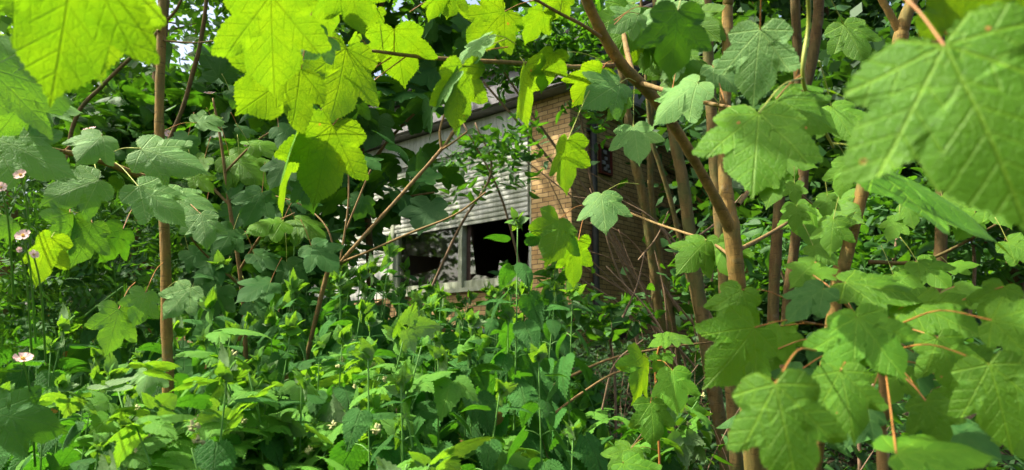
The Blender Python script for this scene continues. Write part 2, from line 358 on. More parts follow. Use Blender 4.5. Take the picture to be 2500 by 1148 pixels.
def template_mesh(name, T, mat):
    b = MB(); b.add(T[0], T[1], T[2]); me = b.mesh(name, np.zeros(len(T[0]))); me.materials.append(mat); return me
SYC_HI = [leaf_template(SYC, 4, .014, 5, (0, .27), 100 + i, droop=.10 + .25 * ((i * 37) % 10) / 10, fold=.02 + .22 * ((i * 53) % 10) / 10, wave=.02, cup=(-.10 if i % 3 == 0 else .03)) for i in range(8)]
SYC_MD = [leaf_template(SYC, 2, .018, 2, (0, .27), 200 + i, droop=.25, fold=.2, wave=.03) for i in range(4)]
SYC_LO = [leaf_template(SYC[::2] + [SYC[-1]], 1, 0, 1, (0, .27), 300 + i, droop=.25, fold=.25, wave=.02) for i in range(3)]
NET_HI = [leaf_template(OVT, 4, .036, 3, (0, .38), 400 + i, droop=.3 + .1 * (i % 3), fold=.15 + .25 * (i % 2), wave=.02) for i in range(5)]
NET_MD = [leaf_template(OVT, 2, .04, 2, (0, .38), 450 + i, droop=.35, fold=.25, wave=.015) for i in range(3)]
ELL_LO = [leaf_template(ELL, 1, 0, 1, (0, .45), 500 + i, droop=.2, fold=.3, wave=.01) for i in range(3)]
ELL_MD = [leaf_template(ELL, 3, .012, 2, (0, .45), 520 + i, droop=.25, fold=.3, wave=.012) for i in range(3)]
LNC_LO = [leaf_template(LNC, 1, 0, 1, (0, .45), 540 + i, droop=.35, fold=.2, wave=.01) for i in range(2)]
FARL = [(np.array([(0, 0, 0), (.32, .45, -.06), (0, 1, -.1), (-.32, .45, -.06)], float), np.array([[0, 1, 2, 3]]), np.array([(0, 0), (.32, .45), (0, 1), (-.32, .45)], float))]

def tri_compound(Ts, name=None, spread=62, side=.82, gap=.16):
    """three leaflets on one stalk, as one template"""
    Vs, Fs, Us, n = [], [], [], 0
    for k, (a, s, off) in enumerate(((0, 1, .28), (spread, side, .1), (-spread, side, .1))):
        V, F, U = Ts[k % len(Ts)]; c, d = math.cos(R(a)), math.sin(R(a))
        W = V * s; W = np.column_stack([W[:, 0] * c + (W[:, 1] + off) * d, -W[:, 0] * d + (W[:, 1] + off) * c, W[:, 2] - .02 * k])
        Vs.append(W); Fs.append(F + n); Us.append(U); n += len(V)
    return np.vstack(Vs), np.vstack(Fs), np.vstack(Us)
RASP = [tri_compound(NET_MD), tri_compound([NET_MD[1], NET_MD[2], NET_MD[0]], spread=70)]
def pinnate(Ts, pairs=3):
    Vs, Fs, Us, n = [], [], [], 0
    spec = [(0, .34, .72)] + [(s * 68, .33, .12 + .22 * k) for k in range(pairs) for s in (1, -1)]
    for k, (a, s, off) in enumerate(spec):
        V, F, U = Ts[k % len(Ts)]; c, d = math.cos(R(a)), math.sin(R(a)); W = V * s
        W = np.column_stack([W[:, 0] * c + W[:, 1] * d, -W[:, 0] * d + W[:, 1] * c + off, W[:, 2] - .1 * off * off]); Vs.append(W); Fs.append(F + n); Us.append(U); n += len(V)
    return np.vstack(Vs), np.vstack(Fs), np.vstack(Us)
ROSE = [pinnate(ELL_LO), pinnate(ELL_LO, 2)]

def rot_stack(Y, N):
    """frames whose y axis is the leaf axis and z axis its upper side; Y, N (k,3)"""
    Y = Y / (np.linalg.norm(Y, axis=1)[:, None] + 1e-9); Z = N - (N * Y).sum(1)[:, None] * Y; Z /= np.linalg.norm(Z, axis=1)[:, None] + 1e-9
    X = np.cross(Y, Z); return np.stack([X, Y, Z], -1)
def mass(name, Ts, pos, Y, N, size, mat, parent=None):
    """many leaves as one mesh"""
    pos = np.asarray(pos); Rm = rot_stack(np.asarray(Y, float), np.asarray(N, float)) * np.asarray(size)[:, None, None]
    b = MB(); rn = []; which = rng.integers(0, len(Ts), len(pos))
    for k, (V, F, U) in enumerate(Ts):
        ix = np.where(which == k)[0]
        if not len(ix): continue
        W = np.einsum('kij,vj->kvi', Rm[ix], V) + pos[ix][:, None]
        FF = F[None] + (np.arange(len(ix)) * len(V))[:, None, None]
        b.add(W.reshape(-1, 3), FF.reshape(-1, 4), np.tile(U, (len(ix), 1))); rn.append(np.repeat(rng.random(len(ix)), len(V)))
    return obj(name, b.mesh(name, np.concatenate(rn)), mat, parent)
def rand_dirs(n, up=.0, flat=1.0):
    d = rng.normal(size=(n, 3)); d[:, 2] *= flat; d[:, 2] += up; return d / np.linalg.norm(d, axis=1)[:, None]
def blobs(n, centers, radii, cl=60, clr=.35):
    """n points in a union of ellipsoids, bunched into clumps so that gaps stay between them"""
    c = np.asarray(centers, float); r = np.asarray(radii, float)
    if r.ndim == 1: r = np.repeat(r[:, None], 3, 1)
    vol = r.prod(1); nc = max(6, cl); k = rng.choice(len(c), nc, p=vol / vol.sum())
    d = rand_dirs(nc) * (rng.random(nc) ** (1 / 2.2))[:, None]
    cc = c[k] + d * r[k]; j = rng.integers(0, nc, n)
    return cc[j] + rng.normal(size=(n, 3)) * clr * np.array([1, 1, .6])

def crown(name, Ts, n, centers, radii, size, mat, parent, cl=70, clr=.3, hang=-.35, szv=.35):
    p = blobs(n, centers, radii, cl, clr); Y = rand_dirs(n, hang, .55); N = rand_dirs(n, 1.3)
    return mass(name, Ts, p, Y, N, size * (1 + szv * (rng.random(n) * 2 - 1)), mat, parent)

SYC_ME = {k: [template_mesh('leaf', T, M[k]) for T in SYC_HI] for k in ('syc', 'sycy', 'sycd', 'sycb')}
def view_leaf(parent, base_px, tip_px, D, pitch=0, roll=0, kind='syc', to=None, wide=.80, stalk=True, col_=None, var=None):
    """a sycamore leaf seen at base_px -> tip_px, D metres away; pitch turns the shown face up (underside: down), roll turns it sideways, about 180 shows the underside"""
    b = P(*base_px, D); e = P(*tip_px, D); a = e - b; app = np.linalg.norm(a); a /= app
    vd = b - CAM; vd /= np.linalg.norm(vd)
    a -= vd * a.dot(vd); a /= np.linalg.norm(a)
    r_ = (roll + 180) % 360 - 180; under = abs(r_) > 90
    if under: r_ -= math.copysign(180, r_)
    el = R(abs(pitch)); up = np.array([0, 0, 1.]) - vd * vd[2]; up /= np.linalg.norm(up); rt = np.cross(vd, up)
    N = math.cos(el) * (math.cos(R(r_)) * -vd + math.sin(R(r_)) * rt) + (-1 if under else 1) * math.sin(el) * up
    if abs(pitch) > 65: npp = np.cross(a, vd); npp *= math.copysign(1, npp[2] + 1e-6); N = npp * math.sin(el) - vd * math.cos(el)   # seen nearly edge on
    A = a + vd * float(np.clip(-a.dot(N) / min(-.15, vd.dot(N)), -1.3, 1.3)); L = app * np.linalg.norm(A); A /= np.linalg.norm(A)
    N = N - A * N.dot(A); N /= np.linalg.norm(N)
    if under: N = -N
    X = np.cross(A, N)
    Mx = Matrix(((X[0] * L * wide, A[0] * L, N[0] * L, b[0]), (X[1] * L * wide, A[1] * L, N[1] * L, b[1]), (X[2] * L * wide, A[2] * L, N[2] * L, b[2]), (0, 0, 0, 1)))
    ms = SYC_ME[kind]; o = obj('leaf', ms[random.randrange(len(ms)) if var is None else var], None, parent); place(o, Mx)
    if stalk:
        if to is None:
            q = b - A * .35 * L + np.array([0, 0, .45 * L]) + X * random.uniform(-.2, .2) * L + N * .1 * L
        else: q = np.asarray(to)
        mid = (b + q) / 2 + np.array([0, 0, .06 * np.linalg.norm(q - b)]); rr = .0009 + .0022 * L
        tb = MB(); tb.tube([b, mid, q], [rr * .8, rr * .75, rr * 1.2], 6, 4)
        so_ = obj('leaf_stalk', tb.mesh('leaf_stalk'), col_ or (M['pet'] if random.random() < .6 else M['petg']), o)
    return o
#==SCENE==
# ================================================================== SETTING
def make_ground():
    n = 150; xs = np.sign(np.linspace(-1, 1, n)) * np.abs(np.linspace(-1, 1, n)) ** 1.8 * 90; ys = np.concatenate([np.linspace(-6, 14, 90), np.linspace(15, 140, 60)])
    X, Y = np.meshgrid(xs, ys); Z = ground_z(X, Y) + .02 * rng.normal(size=X.shape) * (Y < 14)
    V = np.stack([X, Y, Z], -1).reshape(-1, 3); i, j = np.meshgrid(np.arange(len(ys) - 1), np.arange(n - 1), indexing='ij'); a = (i * n + j).ravel()
    return np_mesh('ground', V, np.stack([a, a + 1, a + n + 1, a + n], 1), V[:, :2])
tag(obj('ground', make_ground(), M['soil']), 'dark woodland soil rising towards the brick house', None, None, 'structure')

# ================================================================== HOUSE
AH = R(48.8)
DU = np.array([-math.sin(AH), math.cos(AH), 0]); DV = np.array([math.cos(AH), math.sin(AH), 0]); HC = np.array([0.908, 10.718, 1.70])
def hp(u, v, z): return HC + DU * u + DV * v + np.array([0, 0, z])
def hbox(b, u0, u1, v0, v1, z0, z1, uvm='u'):
    c = [hp(u, v, z) for z in (z0, z1) for (u, v) in ((u0, v0), (u1, v0), (u1, v1), (u0, v1))]
    for q, (a0, a1) in (((0, 3, 2, 1), 'uv'), ((4, 5, 6, 7), 'uv'), ((0, 1, 5, 4), 'uz'), ((1, 2, 6, 5), 'vz'), ((2, 3, 7, 6), 'uz'), ((3, 0, 4, 7), 'vz')):
        loc = [[(u0, v0, z0), (u1, v0, z0), (u1, v1, z0), (u0, v1, z0), (u0, v0, z1), (u1, v0, z1), (u1, v1, z1), (u0, v1, z1)][k] for k in q]
        ix = {'u': 0, 'v': 1, 'z': 2}
        b.add([c[k] for k in q], [[0, 3, 2, 1]], [(p[ix[a0]] + (.11 if a0 == 'v' else 0), p[ix[a1]]) for p in loc])
def hobj(name, boxes, mat, parent, smooth=False):
    b = MB(); [hbox(b, *x) for x in boxes]; return obj(name, b.mesh(name, smooth=smooth), mat, parent)
house = thing('brick_house', tuple(HC), 'derelict tan brick house with white shutters and a broken window, half hidden by leaves', 'house')
LEN, DEP, EZ = 15.0, 7.0, 3.95
hobj('wall', [(0, .80, 0, .30, -.6, EZ), (7.7, LEN, 0, .30, -.6, EZ), (.80, 7.7, .02, .30, -.6, .93),
              (0, .28, .30, DEP, -.6, EZ), (LEN - .28, LEN, .30, DEP, -.6, EZ), (.28, LEN - .28, DEP - .28, DEP, -.6, EZ)], M['brick'], house)
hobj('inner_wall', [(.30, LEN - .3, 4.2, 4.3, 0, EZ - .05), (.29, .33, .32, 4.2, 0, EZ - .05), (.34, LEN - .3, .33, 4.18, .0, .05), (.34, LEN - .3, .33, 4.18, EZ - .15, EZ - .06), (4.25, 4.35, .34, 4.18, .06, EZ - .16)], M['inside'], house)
hobj('lintel_panel', [(.80, 7.7, -.02, .28, 3.42, EZ - .02)], M['white'], house)
hobj('lintel_rail', [(.82, 7.68, -.05, -.021, 3.40, 3.45)], M['white'], house)
hobj('eaves_fascia', [(-.45, LEN + .4, -.32, -.26, 3.98, 4.52)], M['render'], house)
hobj('soffit', [(-.44, LEN + .4, -.258, DEP + .3, 3.955, 3.985)], M['render'], house)
hobj('gutter', [(-.5, LEN + .4, -.42, -.323, 4.50, 4.60), (-.50, -.44, -.32, DEP, 4.50, 4.60)], M['pipe'], house)
hobj('side_fascia', [(-.45, -.40, -.258, DEP + .3, 3.98, 4.52)], M['render'], house)
def roof():
    b = MB(); rz = 6.95; e0, e1, e2, e3 = hp(-.5, -.36, 4.56), hp(LEN + .5, -.36, 4.56), hp(LEN + .5, DEP + .4, 4.56), hp(-.5, DEP + .4, 4.56); r0, r1 = hp(-.5, DEP / 2, rz), hp(LEN + .5, DEP / 2, rz)
    L = LEN + 1; s = math.hypot(DEP / 2 + .4, rz - 4.56)
    b.add([e0, e1, r1, r0], [[0, 3, 2, 1]], [(0, 0), (L, 0), (L, s), (0, s)]); b.add([e2, e3, r0, r1], [[0, 3, 2, 1]], [(0, 0), (L, 0), (L, s), (0, s)])
    return b.mesh('roof', smooth=False)
rf = obj('roof', roof(), M['tile'], house)
b = MB()
for u0, u1 in ((.001, .25), (LEN - .25, LEN)):
    for u in (u0, u1): b.add([hp(u, .0, 3.99), hp(u, DEP, 3.99), hp(u, DEP / 2 + .2, 6.72), hp(u, DEP / 2 - .2, 6.72)], [[0, 1, 2, 3]], [(.11, 3.99), (DEP + .11, 3.99), (DEP / 2 + .3, 6.72), (DEP / 2 - .1, 6.72)])
obj('gable', b.mesh('gable', smooth=False), M['brick'], house)
b = MB(); b.tube([hp(-.5, DEP / 2, 6.96), hp(LEN + .5, DEP / 2, 6.96)], [.11, .11], 8); obj('ridge_tiles', b.mesh('ridge_tiles'), M['tile'], rf)
b = MB(); b.tube([hp(-.5, -.38, 4.57), hp(-.5, DEP / 2, 6.96), hp(-.5, DEP + .4, 4.57)], [.07] * 3, 6, 1); obj('verge', b.mesh('verge'), M['pipe'], rf)
# shutters: ribbed slats
def slats(u0, u1, z0, z1, pitch_=.083, v=.0):
    b = MB(); n = int(round((z1 - z0) / pitch_)); d = (z1 - z0) / n
    for k in range(n):
        z = z0 + k * d
        prof = [(v - .004, z + .014), (v - .022, z + .02), (v - .026, z + d * .5), (v - .022, z + d - .003), (v + .004, z + d)]
        for (va, za), (vb, zb) in zip(prof[:-1], prof[1:]):
            b.add([hp(u0, va, za), hp(u1, va, za), hp(u1, vb, zb), hp(u0, vb, zb)], [[0, 3, 2, 1]])
        b.add([hp(u0, v + .004, z - .001), hp(u1, v + .004, z - .001), hp(u1, v - .004, z + .014), hp(u0, v - .004, z + .014)], [[0, 3, 2, 1]])
        for u in (u0, u1): b.add([hp(u, va, za) for va, za in ((v + .01, z), (v - .022, z + .02), (v - .022, z + d - .003), (v + .01, z + d))], [[0, 1, 2, 3]])
    return b.mesh('slats', smooth=False)
win = hobj('window', [(.84, 4.2, .06, .13, .93, 1.13), (.84, 4.2, -.06, .06, .93, 1.0)], M['frame'], house)
hobj('frame', [(.80, .86, .03, .16, 1.131, 3.40), (4.14, 4.20, .05, .14, 1.131, 3.40)], M['frame'], win)
hobj('mullion', [(2.36, 2.45, .0, .12, 1.0, 2.25)], M['frame'], win)
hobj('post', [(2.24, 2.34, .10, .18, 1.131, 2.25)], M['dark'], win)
obj('roller_shutter', slats(.87, 4.18, 2.14, 3.40, v=.02), M['slat'], win)
hobj('shutter_rail', [(.87, 4.13, .005, .05, 2.09, 2.137)], M['slat'], win)
hobj('corner_post', [(4.2, 4.3, -.01, .14, .93, 3.40)], M['frame'], house)
wl = obj('roller_shutter', slats(4.31, 7.6, 1.55, 3.41, v=.03), M['slat'], house)
hobj('frame', [(7.6, 7.7, .02, .16, .93, 3.40)], M['frame'], wl)
hobj('lower_panel', [(4.31, 7.6, .04, .12, .935, 1.545)], M['white'], house)
def poly(name, pts, v, mat, parent, th=.006):
    n = len(pts); b = MB(); V = [hp(u, v, z) for u, z in pts] + [hp(u, v + th, z) for u, z in pts]
    for i in range(1, n - 1): b.add([V[0], V[i], V[i + 1]], [[0, 1, 2, 2]]); b.add([V[n], V[n + i + 1], V[n + i]], [[0, 1, 2, 2]])
    for i in range(n): j = (i + 1) % n; b.add([V[i], V[j], V[n + j], V[n + i]], [[0, 1, 2, 3]])
    return obj(name, b.mesh(name, smooth=False), mat, parent)
# left pane with a jagged hole (three joined pieces round it), right opening with shards left in the frame
def pane():
    b = MB()
    outer = [(2.46, 1.13), (3.1, 1.13), (3.75, 1.13), (4.14, 1.13), (4.14, 1.6), (4.14, 2.14), (3.4, 2.14), (2.46, 2.14), (2.46, 1.75)]
    hole = [(3.02, 1.42), (3.32, 1.36), (3.78, 1.33), (3.98, 1.40), (4.03, 1.58), (3.86, 1.72), (3.5, 1.66), (3.15, 1.62), (2.94, 1.60)]
    for k in range(len(outer)):
        j = (k + 1) % len(outer); q = [hp(u, .08, z) for u, z in (outer[k], outer[j], hole[j], hole[k])]; b.add(q, [[0, 1, 2, 3]])
    return b.mesh('pane', smooth=False)
obj('pane', pane(), M['glass'], win)
for pts in ([(.87, 1.13), (1.62, 1.13), (1.55, 1.42), (1.2, 1.27), (.95, 1.18)], [(.87, 1.2), (.98, 1.2), (.9, 1.75), (.87, 1.72)], [(1.7, 1.13), (2.23, 1.13), (2.1, 1.22), (1.85, 1.18)], [(2.1, 1.24), (2.23, 1.24), (2.23, 1.9), (2.17, 1.7)]):
    tag(poly('glass_shard', pts, .085, M['glass'], win))
b = MB()
for k in range(26):
    u = random.uniform(.95, 2.2); z = 1.132; s = random.uniform(.015, .05); a = random.random() * 3
    q = [hp(u + s * math.cos(a + t), .075 + .6 * s * math.sin(a + t), z + random.random() * s) for t in (0, 2.1, 4.2)]; b.add(q, [[0, 1, 2, 2]])
obj('broken_glass', b.mesh('broken_glass', smooth=False), M['glass'], win)
# downpipe on the side wall and the small red framed box beside it
b = MB(); b.tube([hp(-.09, .50, -.3), hp(-.09, .50, 3.7), hp(-.2, .46, 3.95), hp(-.42, .46, 4.2), hp(-.46, .46, 4.48)], [.055] * 5, 12, 3)
dp = obj('downpipe', b.mesh('downpipe'), M['pipe'], house)
for z in (.6, 2.0, 3.4): hobj('pipe_clip', [(-.16, -.001, .43, .57, z, z + .05)], M['pipe'], dp)
wb = hobj('wall_box', [(-.05, -.003, .74, .77, 2.78, 3.26), (-.05, -.003, 1.07, 1.10, 2.78, 3.26), (-.05, -.003, .77, 1.07, 2.78, 2.81), (-.05, -.003, .77, 1.07, 3.23, 3.26)], M['red'], house)
hobj('box_cavity', [(-.02, -.004, .772, 1.068, 2.812, 3.228)], M['dark'], wb)
b = MB()
for (v, z, s) in ((.9, 3.15, .06), (.93, 3.05, .05), (.86, 2.97, .06), (.97, 2.93, .05), (.91, 2.87, .06), (1.02, 2.85, .04)):
    hbox(b, -.045, -.018, v - s * .6, v + s * .6, z - s * .5, z + s * .5)
obj('valve', b.mesh('valve', smooth=False), M['render'], wb)
hobj('air_brick', [(-.012, -.002, 1.25, 1.47, .12, .27)], M['dark'], house)
b = MB(); b.tube([hp(1.6, -.55, .35), hp(.2, -1.25, -.05)], [.05, .05], 12, 3); gp = tag(obj('garden_pipe', b.mesh('garden_pipe'), M['gpipe']), 'dark green pipe slanting to the ground below the brick pillar', 'pipe')

# ================================================================== TREES
def gpt(px, py, D):
    q = P(px, py, D); q[2] = float(ground_z(q[0], q[1])) - .05; return q
def px_r(w, D): return w * D / FPX / 2
def trunk_pts(spec, ground=True):
    """spec: (px, py, D, width px) from the bottom up; a foot on the ground is added"""
    pts = [P(*s[:3]) for s in spec]; rad = [px_r(s[3], s[2]) for s in spec]
    if ground:
        d = pts[0] - pts[1]; d = d / max(1e-6, -d[2]) if d[2] < -1e-3 else np.array([0, 0, -1.]); d[:2] = np.clip(d[:2], -.35, .35)
        q = pts[0].copy(); h = q[2] - float(ground_z(q[0], q[1])) + .1
        if h > .05: pts.insert(0, q + np.array([d[0] * .6, d[1] * .6, -1]) * h); rad.insert(0, rad[0] * 1.18)
    return pts, rad
def tree(name, label, cat, spec, mat, limbs=(), group=None, extend=None, rough=.07, sides=12):
    pts, rad = trunk_pts(spec)
    if extend:                                     # carry the trunk on up out of the picture
        d = pts[-1] - pts[-2]; d /= np.linalg.norm(d); d = d * .5 + np.array([0, 0, .8])
        pts.append(pts[-1] + d * extend * .5); pts.append(pts[-1] + d * extend * .5 + np.array([.1, .05, 0])); rad += [rad[-1] * .8, rad[-1] * .35]
    root = thing(name, tuple(pts[0]), label, cat, group)
    tube_obj('trunk', pts, rad, mat, root, sides, rough, 8, seed=len(label))
    for l in limbs:
        lp = [P(*s[:3]) for s in l]; lr = [px_r(s[3], s[2]) for s in l]
        tube_obj('limb' if l[0][3] > 18 else 'twig', lp, lr, mat if l[0][3] > 16 else M['twig'], root, 9, rough, 6)
    root['top'] = 0; del root['top']
    return root, pts

# --- the big forked sycamore right of the middle
T1, tp1 = tree('sycamore_tree', 'sycamore with a forked trunk, one long limb leaning up to the left above the window', 'tree',
    [(1838, 1080, 2.15, 48), (1826, 960, 2.13, 44), (1812, 830, 2.12, 42), (1801, 700, 2.1, 40), (1786, 560, 2.1, 40), (1770, 440, 2.14, 31), (1768, 300, 2.2, 29), (1775, 150, 2.25, 27), (1776, 20, 2.3, 26), (1778, -60, 2.3, 24)], M['bark'],
    limbs=[[(1788, 572, 2.1, 32), (1755, 500, 2.06, 26), (1700, 400, 2.0, 25), (1650, 315, 1.95, 26), (1588, 230, 1.9, 28), (1520, 160, 1.85, 30), (1470, 80, 1.8, 28), (1432, 0, 1.75, 26), (1405, -80, 1.7, 24)],
           [(1498, 160, 1.83, 14), (1400, 164, 1.75, 12), (1250, 153, 1.65, 11), (1120, 147, 1.58, 11), (990, 135, 1.5, 10), (900, 124, 1.45, 7), (800, 126, 1.4, 5)],
           [(1466, 90, 1.79, 10), (1420, 60, 1.72, 9), (1367, 33, 1.66, 8), (1300, -5, 1.6, 7)],
           [(1560, 202, 1.88, 13), (1640, 226, 1.75, 12), (1720, 250, 1.62, 11), (1795, 265, 1.5, 8)],
           [(1805, 610, 2.1, 12), (1880, 570, 2.3, 9), (1960, 520, 2.6, 7)],
           [(1802, 500, 2.1, 12), (1850, 440, 2.3, 10), (1890, 400, 2.5, 8)],
           [(1800, 640, 2.1, 8), (1730, 590, 2.3, 7), (1600, 545, 2.7, 6), (1490, 500, 3.0, 5)],
           [(1545, 190, 1.87, 16), (1530, 120, 2.0, 14), (1510, 20, 2.15, 12), (1500, -60, 2.2, 10)]], extend=1.2)
A = (985, 138, 1.5)
for lf in [  # base, tip, D, pitch, roll, kind, stalk end
    ((845, 118), (816, 293), 1.36, -25, 160, 'sycy', P(900, 124, 1.45)),
    ((735, 318), (657, 516), 1.42, -20, 255, 'sycy', P(955, 140, 1.49)),
    ((812, 306), (765, 486), 1.42, -22, 185, 'sycy', P(990, 139, 1.5)),
    ((962, 72), (985, 190), 1.45, -45, 190, 'sycy', P(962, 128, 1.5)),
    ((1232, 28), (1150, 112), 1.62, -38, 165, 'sycy', P(1310, 0, 1.62)),
    ((1325, 28), (1280, 102), 1.64, -35, 195, 'sycy', P(1366, 34, 1.66)),
    ((1375, -12), (1335, 46), 1.64, -30, 175, 'sycy', P(1367, 33, 1.66)),
    ((1128, 160), (1102, 322), 1.46, -15, 215, 'sycy', P(1240, 115, 1.6)),
    ((1112, 180), (1036, 268), 1.44, 68, 40, 'sycb', P(1235, 95, 1.6)),
    ((1282, 162), (1264, 303), 1.62, -20, 245, 'sycy', P(1270, 140, 1.66)),
    ((1352, 128), (1318, 214), 1.66, -30, 200, 'sycy', P(1480, 152, 1.8)),
    ((1192, 88), (1106, 154), 1.5, 74, 45, 'sycb', P(1260, 108, 1.62)),
    ((1470, 168), (1400, 248), 1.72, -35, 170, 'sycy', P(1494, 150, 1.82)),
    ((1513, 203), (1438, 247), 1.7, 35, 35, 'sycb', P(1552, 200, 1.86)),
    ((1528, 240), (1476, 288), 1.7, 25, -30, 'sycy', P(1548, 246, 1.88)),
    ((1546, 310), (1560, 378), 1.66, 58, 5, 'sycb', P(1549, 210, 1.87)),
    ((1386, 342), (1368, 468), 1.5, -18, 222, 'sycy', P(1486, 164, 1.82)),
    ((1468, 474), (1476, 552), 1.75, 48, -12, 'sycb', P(1560, 450, 1.95)),
    ((1366, 535), (1356, 628), 1.78, 30, 50, 'syc', P(1440, 500, 1.95)),
    ((1412, 588), (1385, 694), 1.8, -20, 235, 'syc', P(1430, 520, 1.95)),
    ((1560, 34), (1490, 66), 2.0, 40, 20, 'sycb', P(1500, 60, 1.75)),
    ((1600, 20), (1660, 72), 2.0, 45, -20, 'sycb', P(1500, 50, 1.75)),
    ((1702, 200), (1598, 285), 1.55, 45, -20, 'sycb', P(1760, 258, 1.56)),
    ((1680, 250), (1620, 200), 1.62, 50, 0, 'sycb', P(1730, 252, 1.6)),
    ((1740, 160), (1800, 210), 1.6, 45, 10, 'sycb', P(1770, 250, 1.56)),
    ((1660, 160), (1615, 185), 2.0, 40, -10, 'sycb', P(1640, 226, 1.75)),
    ((920, 20), (893, 66), 1.3, -35, 185, 'sycy', P(935, 120, 1.45)),
    ((1075, -10), (1045, 45), 1.5, -30, 200, 'sycy', P(1000, 30, 1.5)),
    ((1110, -30), (1095, 40), 1.5, -30, 150, 'sycy', P(1120, -60, 1.5)),
    ((800, 90), (738, 130), 1.28, 40, 30, 'sycb', P(850, 122, 1.42)),
    ((870, 85), (848, 128), 1.4, -20, 235, 'sycy', P(905, 124, 1.45)),
]: view_leaf(T1, lf[0], lf[1], lf[2], lf[3], lf[4], lf[5], lf[6])
# more leaves on the side twigs
for (x, y, D) in ((1960, 520, 2.6), (1890, 400, 2.5), (1740, 600, 2.25), (1510, 30, 2.1), (1640, 60, 2.2), (1700, 30, 2.3), (1690, 130, 2.2), (1610, 110, 2.1)):
    for k in range(3):
        bx, by = x + random.uniform(-40, 40), y + random.uniform(-30, 30); an = random.uniform(-.4, 3.5); l = random.uniform(70, 110)
        view_leaf(T1, (bx, by), (bx + l * math.cos(an), by + l * .8 * abs(math.sin(an)) + 10), D, random.uniform(10, 55), random.uniform(-40, 40), 'syc', P(x, y, D + .05))

# --- slender sapling on the left
T2, tp2 = tree('sycamore_sapling', 'slender straight brown sapling trunk standing left of the middle with a side branch', 'tree',
    [(402, 1180, 1.95, 26), (410, 960, 1.96, 27), (407, 800, 1.98, 27), (404, 620, 2.0, 25), (397, 480, 2.02, 24), (389, 320, 2.04, 22), (392, 150, 2.06, 22), (397, 20, 2.08, 21), (398, -60, 2.1, 20)], M['bark'],
    limbs=[[(395, 447, 2.0, 17), (330, 425, 1.93, 16), (240, 392, 1.85, 14), (155, 370, 1.78, 12)], [(155, 370, 1.78, 10), (60, 350, 1.6, 8), (-40, 325, 1.5, 7)],
           [(388, 75, 2.05, 6), (360, 65, 2.1, 5), (300, 30, 2.3, 4)], [(400, 100, 2.05, 5), (470, 105, 2.2, 4), (520, 100, 2.4, 3)]], extend=1.0)
for lf in [
    ((-25, 330), (150, 408), 1.25, 35, -8, 'sycb', P(-60, 310, 1.5)), ((250, 330), (195, 385), 1.6, 45, 10, 'sycb', P(150, 372, 1.78)),
    ((345, 362), (485, 405), 1.75, 40, -8, 'sycb', P(250, 385, 1.86)), ((338, 455), (445, 532), 1.6, 40, 5, 'sycb', P(235, 388, 1.84)),
    ((240, 440), (130, 478), 1.6, 40, 12, 'sycb', P(215, 384, 1.82)), ((225, 545), (188, 638), 1.6, 20, 25, 'sycb', P(190, 470, 1.8)),
    ((125, 580), (75, 690), 1.45, -15, 215, 'sycy', P(190, 520, 1.8)), ((170, 520), (145, 605), 1.55, 20, 60, 'sycb', P(180, 440, 1.8)),
    ((490, 522), (505, 595), 1.85, 40, 0, 'sycb', P(410, 480, 2.02)), ((415, 470), (520, 500), 1.9, 50, 10, 'sycb', P(398, 450, 2.0)),
    ((465, 702), (402, 768), 1.75, 30, -15, 'sycb', P(405, 705, 2.0)), ((355, 715), (330, 790), 1.75, 25, 20, 'sycb', P(400, 640, 2.0)),
    ((290, 755), (265, 858), 1.7, 20, 25, 'sycb', P(330, 690, 1.9)), ((372, 890), (345, 965), 1.75, 25, -20, 'sycb', P(408, 890, 2.0)),
    ((-30, 1010), (145, 1030), 1.3, 30, 8, 'sycd', P(-60, 980, 1.4)), ((30, 545), (-20, 575), 1.5, 20, 20, 'sycb', P(-40, 500, 1.5)),
    ((480, 300), (545, 285), 2.2, 50, 0, 'sycb', P(400, 320, 2.05)),
    ((300, 560), (255, 630), 1.8, 15, 30, 'sycd', P(330, 500, 1.9)), ((110, 260), (190, 265), 1.4, 50, 10, 'sycb', P(60, 300, 1.5)),
    ((60, 210), (30, 320), 1.3, 20, 65, 'sycb', P(0, 200, 1.4)), ((100, 240), (95, 330), 1.35, 20, -65, 'sycb', P(60, 220, 1.4)),
    ((-30, 165), (180, 226), 1.05, 30, 40, 'sycb', P(-80, 150, 1.1)), ((20, 100), (-30, 130), 1.2, -30, 190, 'sycy', P(-60, 60, 1.3)),
]: view_leaf(T2, lf[0], lf[1], lf[2], lf[3], lf[4], lf[5], lf[6])

# --- branch of a tree just out of the picture, hanging into the top left corner
TB = thing('overhanging_branch', tuple(P(300, -330, .9)), 'bright yellow green sycamore leaves hanging into the top left corner', 'branch')
tube_obj('twig', [P(-500, -500, .8), P(0, -330, .8), P(300, -260, .85), P(640, -190, 1.0), P(800, -150, 1.15), P(900, -120, 1.2)], [.006, .006, .005, .005, .004, .003], M['twig'], TB)
for lf in [((185, -130), (138, 226), .62, -25, 172, 'syc', P(100, -300, .8)), ((205, -110), (232, 158), .72, -25, 190, 'sycy', P(200, -280, .83)),
    ((662, -12), (668, 226), .98, -25, 188, 'sycy', P(640, -190, 1.0)), ((735, 168), (584, 272), 1.12, -28, 150, 'sycy', P(800, -150, 1.15)),
    ((845, -55), (885, 66), 1.2, -25, 185, 'sycy', P(860, -140, 1.18)), ((790, -20), (800, 80), 1.25, -25, 205, 'sycy', P(820, -140, 1.15)),
]: view_leaf(TB, lf[0], lf[1], lf[2], lf[3], lf[4], lf[5], lf[6])

